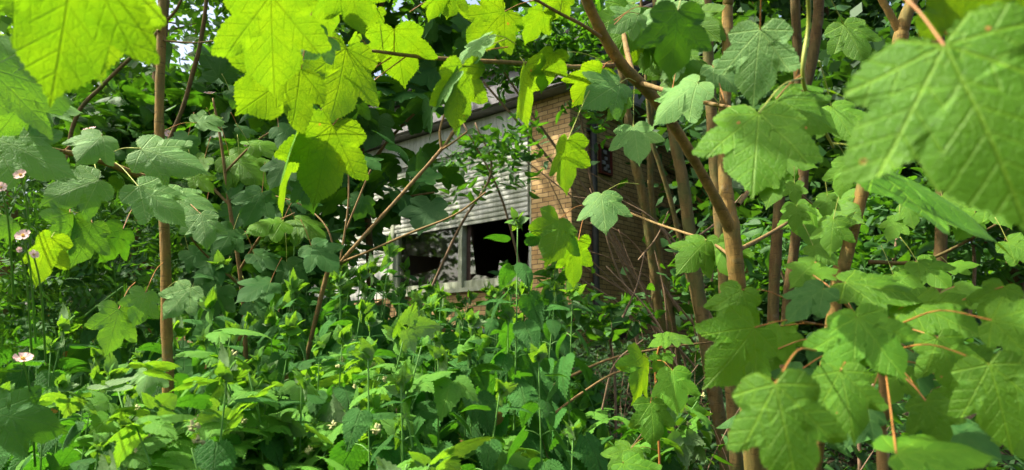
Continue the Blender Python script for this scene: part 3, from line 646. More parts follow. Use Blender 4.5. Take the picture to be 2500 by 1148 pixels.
# --- leaves close to the lens on the right
TR = thing('leafy_branch', tuple(P(2150, -200, .6)), 'close green sycamore leaves on an orange stalk reaching in at the top right corner', 'branch')
tube_obj('twig', [P(1900, -500, .9), P(2050, -260, .7), P(2180, -110, .55), P(2330, -60, .6), P(2700, -120, .7)], [.006, .005, .0045, .004, .003], M['twig'], TR)
for lf in [((2305, 112), (2490, 470), .45, 30, 6, 'syc', P(2190, -20, .5), 0), ((2312, 84), (2420, -70), .56, -15, 175, 'sycy', P(2190, -100, .56), 1),
    ((2135, 412), (2438, 546), .95, 74, 10, 'sycy', P(2030, 350, 1.15), 2), ((1655, 25), (1640, 178), .92, 10, 12, 'sycd', P(1700, -120, .95), 1), ((1856, 72), (1835, 238), .98, 25, -5, 'sycb', P(1862, -90, .92), 4),
    ((1853, 276), (1838, 434), .86, 58, 4, 'syc', P(1960, 190, 1.0), 5), ((1935, 206), (2052, 216), 1.05, 80, 0, 'sycy', P(1960, 150, 1.0), 0), ((1895, 242), (2030, 305), 1.0, 40, 5, 'syc', P(1960, 180, 1.0), 3),
    ((2030, 260), (2080, 330), 1.2, 45, -10, 'syc', P(2000, 150, 1.1), 6), ((2070, 395), (2050, 470), 1.3, 30, -8, 'syc', P(2030, 350, 1.15), 7), ((2060, 60), (2110, 140), 1.4, 40, 10, 'syc', P(2000, -40, 1.3), 2),
    ((2480, -40), (2510, 60), 1.2, 10, 40, 'syc', P(2480, -120, 1.2), 4), ((2470, 60), (2570, 130), .6, 30, 20, 'syc', P(2400, -60, .6), 3)]:
    view_leaf(TR, lf[0], lf[1], lf[2], lf[3], lf[4], lf[5], lf[6], var=lf[7], wide=.98 if lf[2] < .5 else .8)
tube_obj('twig', [P(2180, -110, .55), P(1960, -150, .9), P(1860, -95, .92), P(1700, -130, .95)], [.004, .0035, .003, .002], M['twig'], TR)
tube_obj('twig', [P(1960, -150, .9), P(1975, 40, 1.0), P(1960, 190, 1.0), P(2000, 290, 1.1), P(2035, 360, 1.15)], [.0035, .003, .003, .0025, .002], M['petg'], TR)

# --- young sycamore bottom right, leaves on orange stalks
TQ = thing('young_sycamore', tuple(gpt(2140, 1100, .95)), 'young sycamore in the bottom right corner with broad leaves on orange stalks', 'tree')
tube_obj('trunk', [gpt(2140, 1100, .95), P(2165, 1300, .95), P(2160, 1000, .95), P(2148, 840, .95), P(2150, 790, .95)], [.009, .008, .006, .005, .003], M['twig'], TQ)
AP = P(2150, 845, .94)
for lf in [((1812, 708), (1770, 818), 1.0, 14, 12, 'syc', P(1920, 730, 1.05)), ((1905, 796), (1922, 888), 1.0, 12, -5, 'syc', P(2050, 800, .98)), ((1842, 800), (1752, 928), .95, 15, 40, 'syc', P(1990, 790, 1.0)),
    ((2010, 705), (1918, 770), .98, 45, -5, 'sycd', P(2100, 780, .97)), ((1985, 672), (2040, 650), 1.05, 55, 0, 'syc', P(2080, 760, .97)), ((2062, 690), (2238, 712), 1.0, 55, 3, 'syc', P(2140, 790, .95)), ((1990, 640), (1935, 690), 1.1, 40, 15, 'syc', P(2090, 770, .98)),
    ((2098, 785), (2035, 932), .8, 30, -6, 'sycy', P(2150, 830, .94)), ((2090, 775), (2195, 900), .80, 30, 5, 'sycy', P(2150, 830, .94)), ((2222, 738), (2362, 798), .95, 42, -8, 'syc', P(2148, 800, .95)), ((2290, 825), (2345, 952), .88, 14, 8, 'syc', P(2160, 800, .95)),
    ((2422, 782), (2570, 810), .72, 18, -10, 'syc', P(2200, 790, .94)), ((1893, 938), (1945, 1180), .6, 12, 2, 'syc', P(1992, 856, .8)), ((2052, 905), (2085, 1055), .75, 18, 10, 'syc', P(2120, 850, .92)), ((2188, 1108), (2402, 1088), .62, 55, 8, 'sycy', AP),
    ((2415, 890), (2470, 1075), .7, 8, 10, 'syc', P(2165, 860, .94)), ((2312, 1042), (2415, 1100), .85, 50, -5, 'sycd', P(2165, 885, .94)), ((2360, 860), (2440, 880), .95, 45, 0, 'syc', P(2200, 830, .95)),
    ((2050, 950), (2000, 1040), .8, 20, 0, 'syc', P(2120, 870, .92)), ((2260, 980), (2300, 1080), .8, 20, 5, 'syc', P(2165, 880, .94)), ((1880, 860), (1840, 930), 1.0, 20, 10, 'syc', P(2040, 820, .95)), ((2450, 700), (2400, 790), .9, 25, -5, 'syc', P(2250, 790, .95)),
    ((2150, 720), (2190, 770), 1.02, 50, 0, 'syc', P(2150, 790, .95)), ((2330, 700), (2400, 740), 1.1, 50, 0, 'syc', P(2250, 790, .95)), ((2380, 940), (2310, 1010), .95, 40, 5, 'syc', P(2200, 880, .95)), ((2200, 900), (2160, 980), 1.0, 35, 5, 'syc', P(2160, 850, .95)), ((2010, 830), (1975, 880), 1.0, 40, 0, 'sycd', P(2100, 830, .95)),
    ((2230, 860), (2245, 960), 1.1, 30, 0, 'sycd', P(2160, 850, .98)), ((2120, 1000), (2060, 1080), .9, 35, -10, 'sycd', P(2150, 900, .95)), ((1960, 900), (1905, 960), .95, 45, 0, 'sycd', P(2060, 850, .95)), ((2440, 1000), (2520, 1090), .9, 40, 0, 'syc', P(2250, 900, .95))]:
    view_leaf(TQ, lf[0], lf[1], lf[2], lf[3], lf[4], lf[5], lf[6], col_=M['pet'])

# --- seedling with red stems, right of the sunlit nettle
TS = thing('sycamore_seedling', tuple(gpt(1605, 1120, 1.9)), 'small sycamore seedling with pale green leaves on thin red stems beside the sunlit nettle', 'seedling')
tube_obj('stem', [gpt(1605, 1120, 1.9), P(1612, 1180, 1.9), P(1604, 1000, 1.9), P(1601, 900, 1.9), P(1612, 840, 1.9), P(1640, 812, 1.9)], [.004, .0035, .003, .003, .0025, .0015], M['pet'], TS)
for lf in [((1642, 905), (1652, 1000), 1.75, 25, -5, 'sycy', P(1602, 880, 1.9)), ((1588, 984), (1600, 1078), 1.75, 20, 15, 'sycy', P(1603, 930, 1.9)), ((1572, 868), (1562, 972), 1.85, 10, 65, 'sycy', P(1600, 895, 1.9)), ((1640, 822), (1585, 838), 1.85, 50, 0, 'syc', P(1612, 850, 1.9)), ((1640, 818), (1690, 832), 1.85, 55, 0, 'syc', P(1615, 840, 1.9)),
    ((1612, 868), (1600, 905), 1.9, 20, 40, 'sycy', P(1606, 860, 1.9)), ((1625, 862), (1640, 885), 1.9, 30, 0, 'sycy', P(1606, 860, 1.9)), ((1540, 1095), (1500, 1160), 1.6, 30, 20, 'syc', P(1600, 1080, 1.85)), ((1520, 1130), (1600, 1200), 1.55, 30, -5, 'sycy', P(1603, 1100, 1.85))]:
    view_leaf(TS, lf[0], lf[1], lf[2], lf[3], lf[4], lf[5], lf[6], col_=M['pet'])

# --- trunks behind
def shade_crown(root, n, cs, rs, size, mat, cl=60, Ts=SYC_LO, clr=.28, hang=-.35): return crown('crown', Ts, n, cs, rs, size, M[mat], root, cl, clr, hang)
T8, p8 = tree('leaning_sycamore', 'brown sycamore trunk right of the forked one, leaning right with a fork at the top', 'tree', [(2040, 730, 2.5, 32), (2058, 660, 2.5, 32), (2082, 560, 2.5, 31), (2112, 440, 2.5, 31), (2150, 280, 2.5, 31), (2195, 110, 2.5, 34), (2205, 60, 2.5, 32), (2235, -20, 2.5, 24), (2250, -80, 2.5, 20)], M['bark'],
    limbs=[[(2200, 85, 2.5, 20), (2170, 30, 2.5, 18), (2130, -40, 2.5, 16)]], extend=1.4)
for (bx, by, tx, ty, D, pi, ro) in ((1940, 448, 1942, 494, 2.0, 30, 0), (2020, 478, 2015, 530, 2.0, 25, 5), (2035, 535, 2025, 615, 1.95, 30, -5), (1945, 505, 1940, 558, 2.05, 30, 8), (1985, 600, 2040, 640, 2.1, 40, 0), (2215, 500, 2230, 552, 2.4, 35, 0), (2195, 535, 2170, 580, 2.4, 35, 10), (2300, 480, 2330, 540, 2.4, 40, 0), (2380, 520, 2340, 575, 2.4, 35, 12), (2410, 490, 2460, 540, 2.3, 45, 0), (2240, 640, 2310, 690, 2.4, 40, 0), (2180, 670, 2250, 720, 2.4, 40, 0), (2460, 590, 2530, 625, 2.0, 40, 0), (2320, 650, 2380, 640, 2.5, 50, 0)):
    view_leaf(T8, (bx, by), (tx, ty), D, pi, ro, 'syc', None, col_=M['petg'])
tube_obj('twig', [P(2120, 640, 2.5), P(2240, 640, 2.45), P(2340, 600, 2.4), P(2480, 520, 2.4)], [.008, .006, .005, .003], M['barkd'], T8)
tube_obj('twig', [P(2080, 560, 2.5), P(2040, 540, 2.3), P(1985, 500, 2.1), P(1950, 470, 2.05)], [.004, .003, .0025, .002], M['twig'], T8)
bg = []
for (label, spec, mt) in [
    ('grey brown trunk close behind the forked sycamore', [(1795, 1090, 3.0, 36), (1782, 900, 3.0, 36), (1770, 700, 3.0, 36), (1755, 500, 3.0, 35), (1742, 350, 3.0, 34), (1730, 150, 3.0, 32), (1722, -60, 3.0, 30)], 'barkg'),
    ('mid brown trunk leaning left, between the house corner and the forked sycamore', [(1770, 1110, 3.9, 40), (1735, 900, 3.9, 40), (1695, 650, 3.9, 38), (1668, 450, 3.9, 34), (1645, 330, 3.9, 32), (1620, 150, 3.9, 30), (1600, -60, 3.9, 28)], 'barkg'),
    ('thin mossy trunk curving in front of the side wall of the house', [(1628, 830, 7.0, 32), (1605, 740, 7.0, 30), (1592, 620, 7.0, 28), (1570, 480, 7.0, 27), (1545, 370, 7.0, 25), (1525, 220, 7.0, 22), (1500, 60, 7.0, 20), (1495, -60, 7.0, 20)], 'barkg'),
    ('thin pole trunk just right of the mossy curved one', [(1640, 790, 7.4, 24), (1622, 690, 7.4, 22), (1602, 580, 7.4, 20), (1590, 480, 7.4, 18), (1588, 330, 7.4, 17), (1600, 150, 7.4, 15)], 'barkg'),
    ('very thin stem bowing right behind the mossy curved trunk', [(1700, 760, 6.6, 14), (1672, 640, 6.6, 14), (1640, 500, 6.6, 14), (1610, 400, 6.6, 13), (1590, 330, 6.6, 12), (1575, 150, 6.6, 11)], 'barkg'),
    ('dark trunk behind the small cluster of leaves right of the forked sycamore', [(1885, 1000, 3.6, 32), (1888, 750, 3.6, 32), (1898, 560, 3.6, 31), (1912, 420, 3.6, 30), (1960, 240, 3.6, 30), (1990, 100, 3.6, 30), (2000, -60, 3.6, 28)], 'barkd'),
    ('dark trunk standing behind the two small leaves left of the leaning sycamore', [(1920, 780, 4.4, 30), (1935, 640, 4.4, 28), (1950, 520, 4.4, 28), (1962, 420, 4.4, 27), (1950, 200, 4.4, 26), (1938, -60, 4.4, 26)], 'barkd'),
    ('shaded trunk at the right behind the young sycamore', [(2300, 1080, 4.5, 42), (2290, 950, 4.5, 38), (2285, 800, 4.5, 36), (2300, 500, 4.5, 34), (2290, 100, 4.5, 32), (2290, -60, 4.5, 30)], 'barkd'),
    ('shaded trunk at the far right edge of the wood', [(2470, 900, 5.5, 44), (2478, 700, 5.5, 42), (2470, 500, 5.5, 40), (2460, 100, 5.5, 38), (2450, -60, 5.5, 36)], 'barkd'),
    ('thick brown trunk at the left edge behind the pink roses', [(0, 700, 4.0, 66), (10, 560, 4.0, 60), (28, 440, 4.0, 54), (90, 250, 4.0, 40), (110, 100, 4.0, 34), (130, -60, 4.0, 30)], 'bark'),
    ('thin dark stem leaning right, left of the slender sapling', [(290, 770, 3.2, 15), (318, 650, 3.2, 15), (345, 545, 3.2, 15), (370, 440, 3.2, 12), (440, 280, 3.2, 12), (470, 180, 3.2, 13), (492, 90, 3.2, 12), (510, -60, 3.2, 11)], 'barkd'),
    ('thin grey stem leaning right under the yellow leaves of the top left corner', [(150, 480, 3.6, 12), (185, 290, 3.6, 12), (250, 210, 3.6, 11), (310, 150, 3.6, 10), (400, 60, 3.6, 8), (460, -50, 3.6, 7)], 'barkg')]:
    spec = [(q[0], q[1], q[2], q[3] * .86) for q in spec]
    r, pp = tree('woodland_tree', label, 'tree', spec, M[mt], group='slender trunks in the wood', extend=1.5); bg.append((r, pp))
# leaf crowns above the picture, added and thickened to shade the scene
for (r, pp), n in zip(bg, (260, 200, 140, 60, 50, 1000, 900, 1400, 1400, 600, 150, 100)):
    t = pp[-1]; s = .55 + .25 * random.random() + (.4 if n > 800 else 0)
    shade_crown(r, n, [t + np.array([0, 0, .6]), t + np.array([.7, .3, .9]), t + np.array([-.6, .4, 1.1]), t + np.array([.1, .2, 1.7])], [s, s, s, s], .13, 'sycd' if r is not bg[9][0] else 'syc', 45)
shade_crown(T2, 1500, [(-3.6, 3.4, 5.0), (-2.2, 3.3, 5.2), (-4.8, 3.9, 5.6), (-1.4, 3.0, 4.8), (-3.2, 4.6, 6.0)], [1.1, .9, 1.1, .6, 1.2], .15, 'syc', 70, clr=.32)  # set well off the trunk, out of view, to shade the nettles
shade_crown(bg[9][0], 1300, [(-5.2, 5.2, 6.5), (-3.6, 5.8, 6.6), (-6.4, 5.0, 7.2), (-4.6, 7.0, 7.4), (-2.2, 5.6, 6.4)], [1.4, 1.2, 1.3, 1.5, 1.0], .16, 'syc', 80, clr=.36)  # out-of-view canopy added to keep sun off the nettle bed
shade_crown(T8, 500, [tp1[-1] * 0 + p8[-1] + np.array([0, .5, .8]), p8[-1] + np.array([.8, .6, .8])], [.7, .7], .13, 'sycd', 30)
shade_crown(T1, 30, [(-.55, .70, 3.3), (-.35, .95, 3.4), (-.75, 1.0, 3.45), (-.30, .5, 3.25), (-.1, .8, 3.5)], [.26, .24, .18, .2, .2], .14, 'syc', 40, SYC_MD, .10)  # unseen leaves added, with gaps, to shade the right foreground leaves
tube_obj('limb', [P(1405, -80, 1.7), (-.05, 1.35, 3.0), (-.4, .9, 3.35), (-.7, .7, 3.45)], [.011, .009, .006, .003], M['bark'], T1)  # unseen limb carrying those added leaves
shade_crown(T1, 800, [tp1[-1] + np.array([.2, .8, .8]), tp1[-1] + np.array([-.9, 1.2, 1.0])], [.8, .8], .13, 'syc', 40)

# --- bare forked shrub in front of the shutters
SB, _ = tree('bare_shrub', 'bare brown forked stem slanting up in front of the white shutters', 'shrub', [(785, 720, 2.7, 11), (830, 645, 2.7, 10), (890, 575, 2.7, 9.5), (985, 470, 2.75, 9), (1080, 362, 2.8, 8.5), (1110, 318, 2.8, 9), (1140, 282, 2.8, 8)], M['twig'],
    limbs=[[(835, 640, 2.7, 7), (905, 612, 2.65, 6), (1000, 570, 2.6, 6), (1110, 525, 2.6, 5), (1186, 470, 2.6, 5)], [(1078, 364, 2.8, 8), (1074, 320, 2.8, 6), (1085, 280, 2.8, 5)], [(830, 640, 2.7, 5), (850, 500, 2.75, 5), (850, 380, 2.8, 4)], [(845, 560, 2.75, 5), (890, 450, 2.8, 5), (905, 415, 2.8, 4)], [(1078, 366, 2.8, 6), (1110, 345, 2.75, 5), (1140, 322, 2.75, 4)], [(820, 655, 2.7, 5), (800, 560, 2.7, 4), (735, 500, 2.8, 3), (640, 470, 2.9, 3)]], rough=.1)
# --- sapling of dark leaves before the wall left of the shutters
SD, _ = tree('shaded_sycamore', 'shaded sycamore sapling with dark green leaves in front of the roof and shutters', 'tree', [(905, 760, 4.4, 20), (900, 560, 4.4, 17), (885, 380, 4.4, 15), (900, 180, 4.4, 13), (930, 20, 4.4, 11), (940, -60, 4.4, 10)], M['barkd'],
    limbs=[[(890, 420, 4.4, 9), (960, 330, 4.3, 8), (1040, 250, 4.2, 6)], [(895, 300, 4.4, 8), (780, 230, 4.3, 7), (620, 220, 4.2, 5)], [(890, 500, 4.4, 8), (1000, 480, 4.1, 6), (1060, 470, 4.0, 5)], [(890, 480, 4.4, 8), (760, 400, 4.2, 6), (600, 380, 4.0, 5)]], extend=1.4)
def px_leaves(root, n, boxes, size, kind, jit=.4):
    """separate shade leaves spread over a part of the sapling's crown"""
    pos = []; cum = np.cumsum([ (b[2]-b[0])*(b[3]-b[1]) for b in boxes ], dtype=float); cum /= cum[-1]
    for k in range(n):
        b_ = boxes[int(np.searchsorted(cum, rng.random()))]; pos.append(P(rng.uniform(b_[0], b_[2]), rng.uniform(b_[1], b_[3]), b_[4] + rng.normal() * jit))
    pos = np.array(pos); Y = rand_dirs(n, -.3, .5); Y[:, 1] -= .35; N = rand_dirs(n, 1.6)
    return pos, Y, N, size * rng.uniform(.65, 1.25, n)
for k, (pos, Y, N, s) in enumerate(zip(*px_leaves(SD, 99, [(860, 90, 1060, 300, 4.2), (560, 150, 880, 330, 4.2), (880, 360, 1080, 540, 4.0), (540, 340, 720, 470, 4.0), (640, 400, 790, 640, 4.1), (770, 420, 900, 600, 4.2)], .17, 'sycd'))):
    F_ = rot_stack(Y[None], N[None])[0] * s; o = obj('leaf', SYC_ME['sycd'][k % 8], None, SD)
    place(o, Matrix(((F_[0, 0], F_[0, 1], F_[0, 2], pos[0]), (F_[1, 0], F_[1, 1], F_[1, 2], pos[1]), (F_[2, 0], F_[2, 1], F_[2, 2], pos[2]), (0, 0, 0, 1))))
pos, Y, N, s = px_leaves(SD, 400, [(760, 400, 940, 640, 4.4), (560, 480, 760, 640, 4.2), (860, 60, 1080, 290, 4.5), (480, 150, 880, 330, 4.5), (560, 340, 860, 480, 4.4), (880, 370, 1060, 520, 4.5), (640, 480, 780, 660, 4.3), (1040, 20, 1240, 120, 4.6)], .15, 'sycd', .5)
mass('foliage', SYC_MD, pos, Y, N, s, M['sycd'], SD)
shade_crown(SD, 700, [P(930, -140, 4.6), P(700, -120, 4.6), P(1100, -160, 4.8)], [.6, .6, .6], .15, 'sycd', 40)

# --- regrowth of broad leaves between the slender sapling and the shutters
TG, _ = tree('sycamore_regrowth', 'bushy young sycamore with many broad leaves between the slender sapling and the house', 'tree', [(600, 900, 2.9, 12), (590, 700, 2.9, 11), (560, 500, 2.9, 9), (540, 350, 2.9, 7), (520, 240, 2.9, 5)], M['twig'],
    limbs=[[(585, 660, 2.9, 8), (650, 560, 2.8, 6), (720, 520, 2.8, 4)], [(560, 500, 2.9, 7), (480, 420, 2.9, 5), (440, 380, 2.9, 4)], [(550, 420, 2.9, 6), (620, 350, 2.9, 5), (680, 310, 2.9, 4)], [(590, 700, 2.9, 7), (500, 620, 2.8, 5), (450, 560, 2.7, 4)]])
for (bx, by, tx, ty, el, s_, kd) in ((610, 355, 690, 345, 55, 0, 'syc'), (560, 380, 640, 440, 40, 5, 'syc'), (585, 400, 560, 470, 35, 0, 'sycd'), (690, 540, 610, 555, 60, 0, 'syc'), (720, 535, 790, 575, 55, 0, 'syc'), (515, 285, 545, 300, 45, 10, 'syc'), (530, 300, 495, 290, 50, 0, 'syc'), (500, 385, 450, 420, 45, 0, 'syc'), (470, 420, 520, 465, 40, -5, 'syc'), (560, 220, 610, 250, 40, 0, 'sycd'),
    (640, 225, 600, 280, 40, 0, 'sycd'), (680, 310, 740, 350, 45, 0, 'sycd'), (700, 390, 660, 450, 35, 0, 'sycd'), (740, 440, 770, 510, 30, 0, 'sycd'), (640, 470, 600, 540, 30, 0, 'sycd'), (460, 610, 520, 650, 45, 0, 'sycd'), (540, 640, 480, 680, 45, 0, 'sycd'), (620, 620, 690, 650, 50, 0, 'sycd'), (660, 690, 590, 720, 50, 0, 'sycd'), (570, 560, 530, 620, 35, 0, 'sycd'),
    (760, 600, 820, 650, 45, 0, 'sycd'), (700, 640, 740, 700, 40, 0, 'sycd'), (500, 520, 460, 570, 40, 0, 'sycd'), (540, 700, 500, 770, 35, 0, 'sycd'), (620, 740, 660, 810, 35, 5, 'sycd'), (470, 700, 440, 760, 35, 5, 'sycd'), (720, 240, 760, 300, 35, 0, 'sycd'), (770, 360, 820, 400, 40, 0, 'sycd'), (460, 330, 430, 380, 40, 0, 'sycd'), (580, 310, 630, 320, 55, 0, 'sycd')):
    view_leaf(TG, (bx, by), (tx, ty), 2.6 + .35 * random.random(), el, s_ + random.uniform(-15, 15), kd)
# --- small-leaved shrubs
def shrub(label, stems, leaves, mat='shrub', size=.055, Ts=ELL_LO, n=900, cl=60, clr=.16, group=None, name='leafy_shrub', stem_mat_='dead', szv=.4):
    b0 = stems[0][0]; base = gpt(*b0[:3]); root = thing(name, tuple(base), label, 'shrub', group)
    b = MB()
    for st in stems:
        pts = [P(*s[:3]) for s in st]; rad = [px_r(s[3], s[2]) for s in st]
        g = pts[0].copy(); g[2] = float(ground_z(g[0], g[1])) - .03
        if g[2] < pts[0][2] - .05: pts.insert(0, g); rad.insert(0, rad[0])
        b.tube(pts, rad, 6, 5, .08)
    obj('stems', b.mesh('stems'), M[stem_mat_], root)
    cs = [P(c[0], c[1], c[2]) for c in leaves]; rs = [(c[3] * c[2] / FPX, c[5] if len(c) > 5 else .5, c[4] * c[2] / FPX) for c in leaves]
    crown('foliage', Ts, n, cs, rs, size, M[mat], root, cl, clr, -.1, szv); return root
shrub('small leaved shrub arching over the eaves above the brick pillar', [[(1650, 850, 8.2, 8), (1500, 600, 8.0, 8), (1350, 400, 7.8, 7), (1180, 200, 7.6, 6)], [(1640, 850, 8.2, 7), (1480, 540, 8.0, 7), (1300, 280, 7.8, 6), (1200, 130, 7.6, 5)], [(1660, 850, 8.0, 7), (1480, 560, 7.8, 6), (1420, 300, 7.6, 5), (1400, 100, 7.6, 4)]],
      [(1150, 60, 7.8, 140, 50), (1230, 120, 7.8, 120, 55), (1050, 80, 8.0, 110, 60), (1330, 90, 7.6, 110, 60), (1400, 140, 7.4, 70, 50), (1180, 215, 8.0, 70, 30), (1440, 260, 7.4, 22, 50), (1480, 60, 7.6, 80, 60)], n=1900, size=.13, cl=120, clr=.13)
shrub('sparse shrub with small dark leaves in front of the right end of the shutters', [[(1010, 820, 6.8, 8), (1120, 560, 6.8, 7), (1200, 420, 6.8, 6), (1160, 300, 6.8, 4)], [(1300, 820, 6.8, 6), (1230, 500, 6.8, 6), (1130, 300, 6.8, 4)]],
      [(1180, 350, 6.8, 70, 40), (1230, 400, 6.8, 70, 50), (1150, 430, 6.8, 60, 50), (1260, 330, 6.8, 50, 40), (1090, 380, 6.8, 40, 30)], n=430, size=.115, cl=45, clr=.13)
# bare stems fanning over the side wall
root = thing('bare_thicket', tuple(gpt(1650, 850, 8.2)), 'thin bare stems fanning up to the left across the side wall of the house', 'shrub')
stm = [[(1690, 860, 7.8), (1500, 690, 7.6), (1420, 600, 7.5), (1330, 420, 7.4)], [(1680, 850, 7.6), (1560, 680, 7.5), (1440, 520, 7.4), (1200, 330, 7.4)], [(1650, 860, 7.5), (1560, 740, 7.4), (1440, 660, 7.3), (1290, 560, 7.2)], [(1700, 800, 7.2), (1600, 690, 7.2), (1460, 620, 7.1), (1300, 600, 7.0)], [(1610, 830, 7.0), (1560, 730, 7.0), (1480, 560, 6.9), (1440, 460, 6.9)], [(1640, 850, 6.8), (1540, 720, 6.8), (1500, 640, 6.8), (1470, 540, 6.8)], [(1700, 820, 7.8), (1640, 600, 7.8), (1500, 460, 7.6), (1360, 380, 7.5)], [(1720, 700, 7.2), (1620, 560, 7.2), (1500, 500, 7.1), (1400, 480, 7)], [(1560, 850, 7.0), (1530, 760, 7.0), (1430, 690, 6.9), (1340, 640, 6.9)], [(1700, 900, 7.0), (1620, 800, 7.0), (1540, 640, 7.0), (1510, 560, 7.0)], [(1660, 760, 7.1), (1560, 610, 7.1), (1500, 560, 7), (1440, 545, 7)], [(1750, 800, 6.8), (1660, 640, 6.8), (1600, 540, 6.8), (1480, 470, 6.8)]]
for i, s in enumerate(stm): tube_obj('stem', [P(*q) for q in s], np.linspace(.015, .005, 4) * (.7 + .5 * (i % 3) / 2), M['dead'], root, 6)
for i in range(9):
    x = random.uniform(1500, 1740); y = random.uniform(560, 900); D = random.uniform(4.5, 7.5); l = random.uniform(60, 200); a = random.uniform(-2.6, -.5)
    tube_obj('stem', [P(x, y, D), P(x + l * .5 * math.cos(a) + 8, y + l * .5 * math.sin(a), D), P(x + l * math.cos(a), y + l * math.sin(a) - 8, D + .1)], [.009, .007, .003], M['dead'], root, 5)
shrub('low shrub with round leaves at the foot of the brick corner', [[(1500, 900, 5.6, 7), (1490, 830, 5.6, 6), (1510, 770, 5.6, 4)], [(1380, 860, 5.8, 6), (1400, 760, 5.8, 5), (1380, 680, 5.8, 3)]],
      [(1500, 760, 5.6, 80, 25), (1380, 690, 5.8, 50, 45), (1420, 760, 5.8, 60, 30), (1480, 800, 5.6, 60, 25)], n=260, size=.14, cl=40, clr=.1)
shrub('leafy shrub with opposite oval leaves in the shade right of the trunks', [[(2150, 900, 5.0, 10), (2180, 650, 5.0, 8), (2200, 520, 5.0, 6)], [(2350, 900, 5.2, 10), (2380, 650, 5.2, 8), (2340, 450, 5.2, 5)]],
      [(2150, 590, 5.0, 120, 70), (2250, 560, 5.1, 100, 80), (2330, 520, 5.2, 120, 90), (2200, 500, 5.3, 120, 70), (2420, 480, 5.2, 110, 100), (2100, 660, 5, 90, 50), (2420, 640, 5.6, 110, 60)], n=1500, size=.13, cl=110, clr=.15)
shrub('dark shrub filling the shade below the leaning sycamore', [[(1900, 950, 5.0, 8), (1930, 760, 5.0, 6), (1900, 640, 5.0, 5)]], [(1860, 560, 5.6, 70, 60), (1840, 630, 5.2, 60, 60), (1920, 680, 5.4, 90, 50), (1700, 660, 5.6, 40, 50), (1980, 640, 5.4, 60, 60)], n=620, size=.12, cl=60, clr=.13)
shrub('shaded shrub below the young sycamore at the bottom right', [[(2100, 1150, 2.2, 10), (2110, 1000, 2.2, 8), (2150, 900, 2.2, 6)]], [(2150, 1000, 2.3, 200, 80), (2400, 1050, 2.3, 160, 90), (2030, 1090, 2.2, 120, 60), (2350, 900, 2.6, 160, 80), (1720, 1100, 2.5, 60, 50), (2200, 860, 3, 250, 70)], n=650, size=.075, cl=80, clr=.09)
# wild roses on the left
RS = [[(60, 980, 2.9, 9), (110, 750, 2.9, 8), (60, 520, 2.9, 6), (0, 430, 2.8, 4)], [(200, 980, 3.0, 8), (190, 700, 3.0, 7), (240, 560, 3.0, 5), (330, 480, 3.0, 4)], [(80, 950, 2.8, 8), (180, 800, 2.7, 7), (300, 700, 2.6, 5)], [(150, 960, 3.1, 8), (110, 620, 3.1, 6), (180, 520, 3.1, 5)]]
rose = shrub('wild rose bush with pale pink flowers at the left edge', RS, [(60, 500, 2.9, 100, 60), (140, 600, 2.9, 130, 70), (60, 680, 2.8, 100, 60), (230, 650, 3.0, 120, 70), (180, 730, 2.8, 150, 60), (60, 800, 2.7, 110, 60), (300, 600, 3.1, 100, 60), (250, 500, 3.1, 100, 40), (320, 720, 3.0, 80, 50), (20, 440, 3, 70, 40)], 'shrub', .11, ROSE, 900, 120, .09, None, 'rose_bush', 'stem')
def flower(c, face, size, n=5, parent=rose):
    ca = np.array(c); f = np.array(face, float); f /= np.linalg.norm(f); a = np.cross(f, [0, .2, 1]); a /= np.linalg.norm(a); bb = np.cross(f, a); b = MB()
    for k in range(n):
        t0 = k * 2 * math.pi / n + random.uniform(-.1, .1)
        ring = []
        for (rr, dt, up) in ((.08, -.3, .0), (.55, -.62, .16), (.95, -.5, .36), (1.0, -.12, .34), (.92, 0, .30), (1.0, .12, .34), (.95, .5, .36), (.55, .62, .16), (.08, .3, .0)): ring.append(ca + size * (rr * (math.cos(t0 + dt) * a + math.sin(t0 + dt) * bb) + f * up * random.uniform(.8, 1.2)))
        cen = ca + size * (.55 * (math.cos(t0) * a + math.sin(t0) * bb) + f * .10)
        for i in range(len(ring)): b.add([cen, ring[i], ring[(i + 1) % len(ring)]], [[0, 1, 2, 2]])
    o = obj('flower', b.mesh('flower', np.full(b.n, random.random())), M['petal'], parent)
    s = MB()
    for k in range(14):
        t = random.random() * 6.3; r_ = random.uniform(.05, .24) * size; q = ca + r_ * (math.cos(t) * a + math.sin(t) * bb); s.tube([q, q + f * size * .3], [size * .035, size * .055], 5, 1)
    obj('stamens', s.mesh('stamens'), M['stamen'], o); return o
for (x, y, w_, fc) in ((50, 428, 30, (.1, -1, .5)), (57, 577, 36, (.1, -1, .7)), (3, 458, 26, (.5, -1, .3)), (82, 622, 24, (.8, -.6, .4)), (56, 878, 44, (.3, -.5, 1)), (512, 230, 28, (0, -.5, 1)), (220, 318, 30, (-.2, -.6, 1)), (411, 327, 18, (.2, -1, .2)), (262, 572, 16, (0, -1, .4)), (600, 355, 10, (0, -1, .4)), (48, 610, 14, (.3, -1, 0))):
    D = 1.2 if x < 200 else (2.3 if x < 400 else 3.6)
    if x < 400: q0 = P(x, y, D); tube_obj('stem', [P(x + 30, y + 260, D + .5), P(x + 18, y + 90, D + .2), q0], [.003, .002, .0014], M['stem'], rose, 6)
    flower(P(x, y, D), fc, px_r(w_, D))
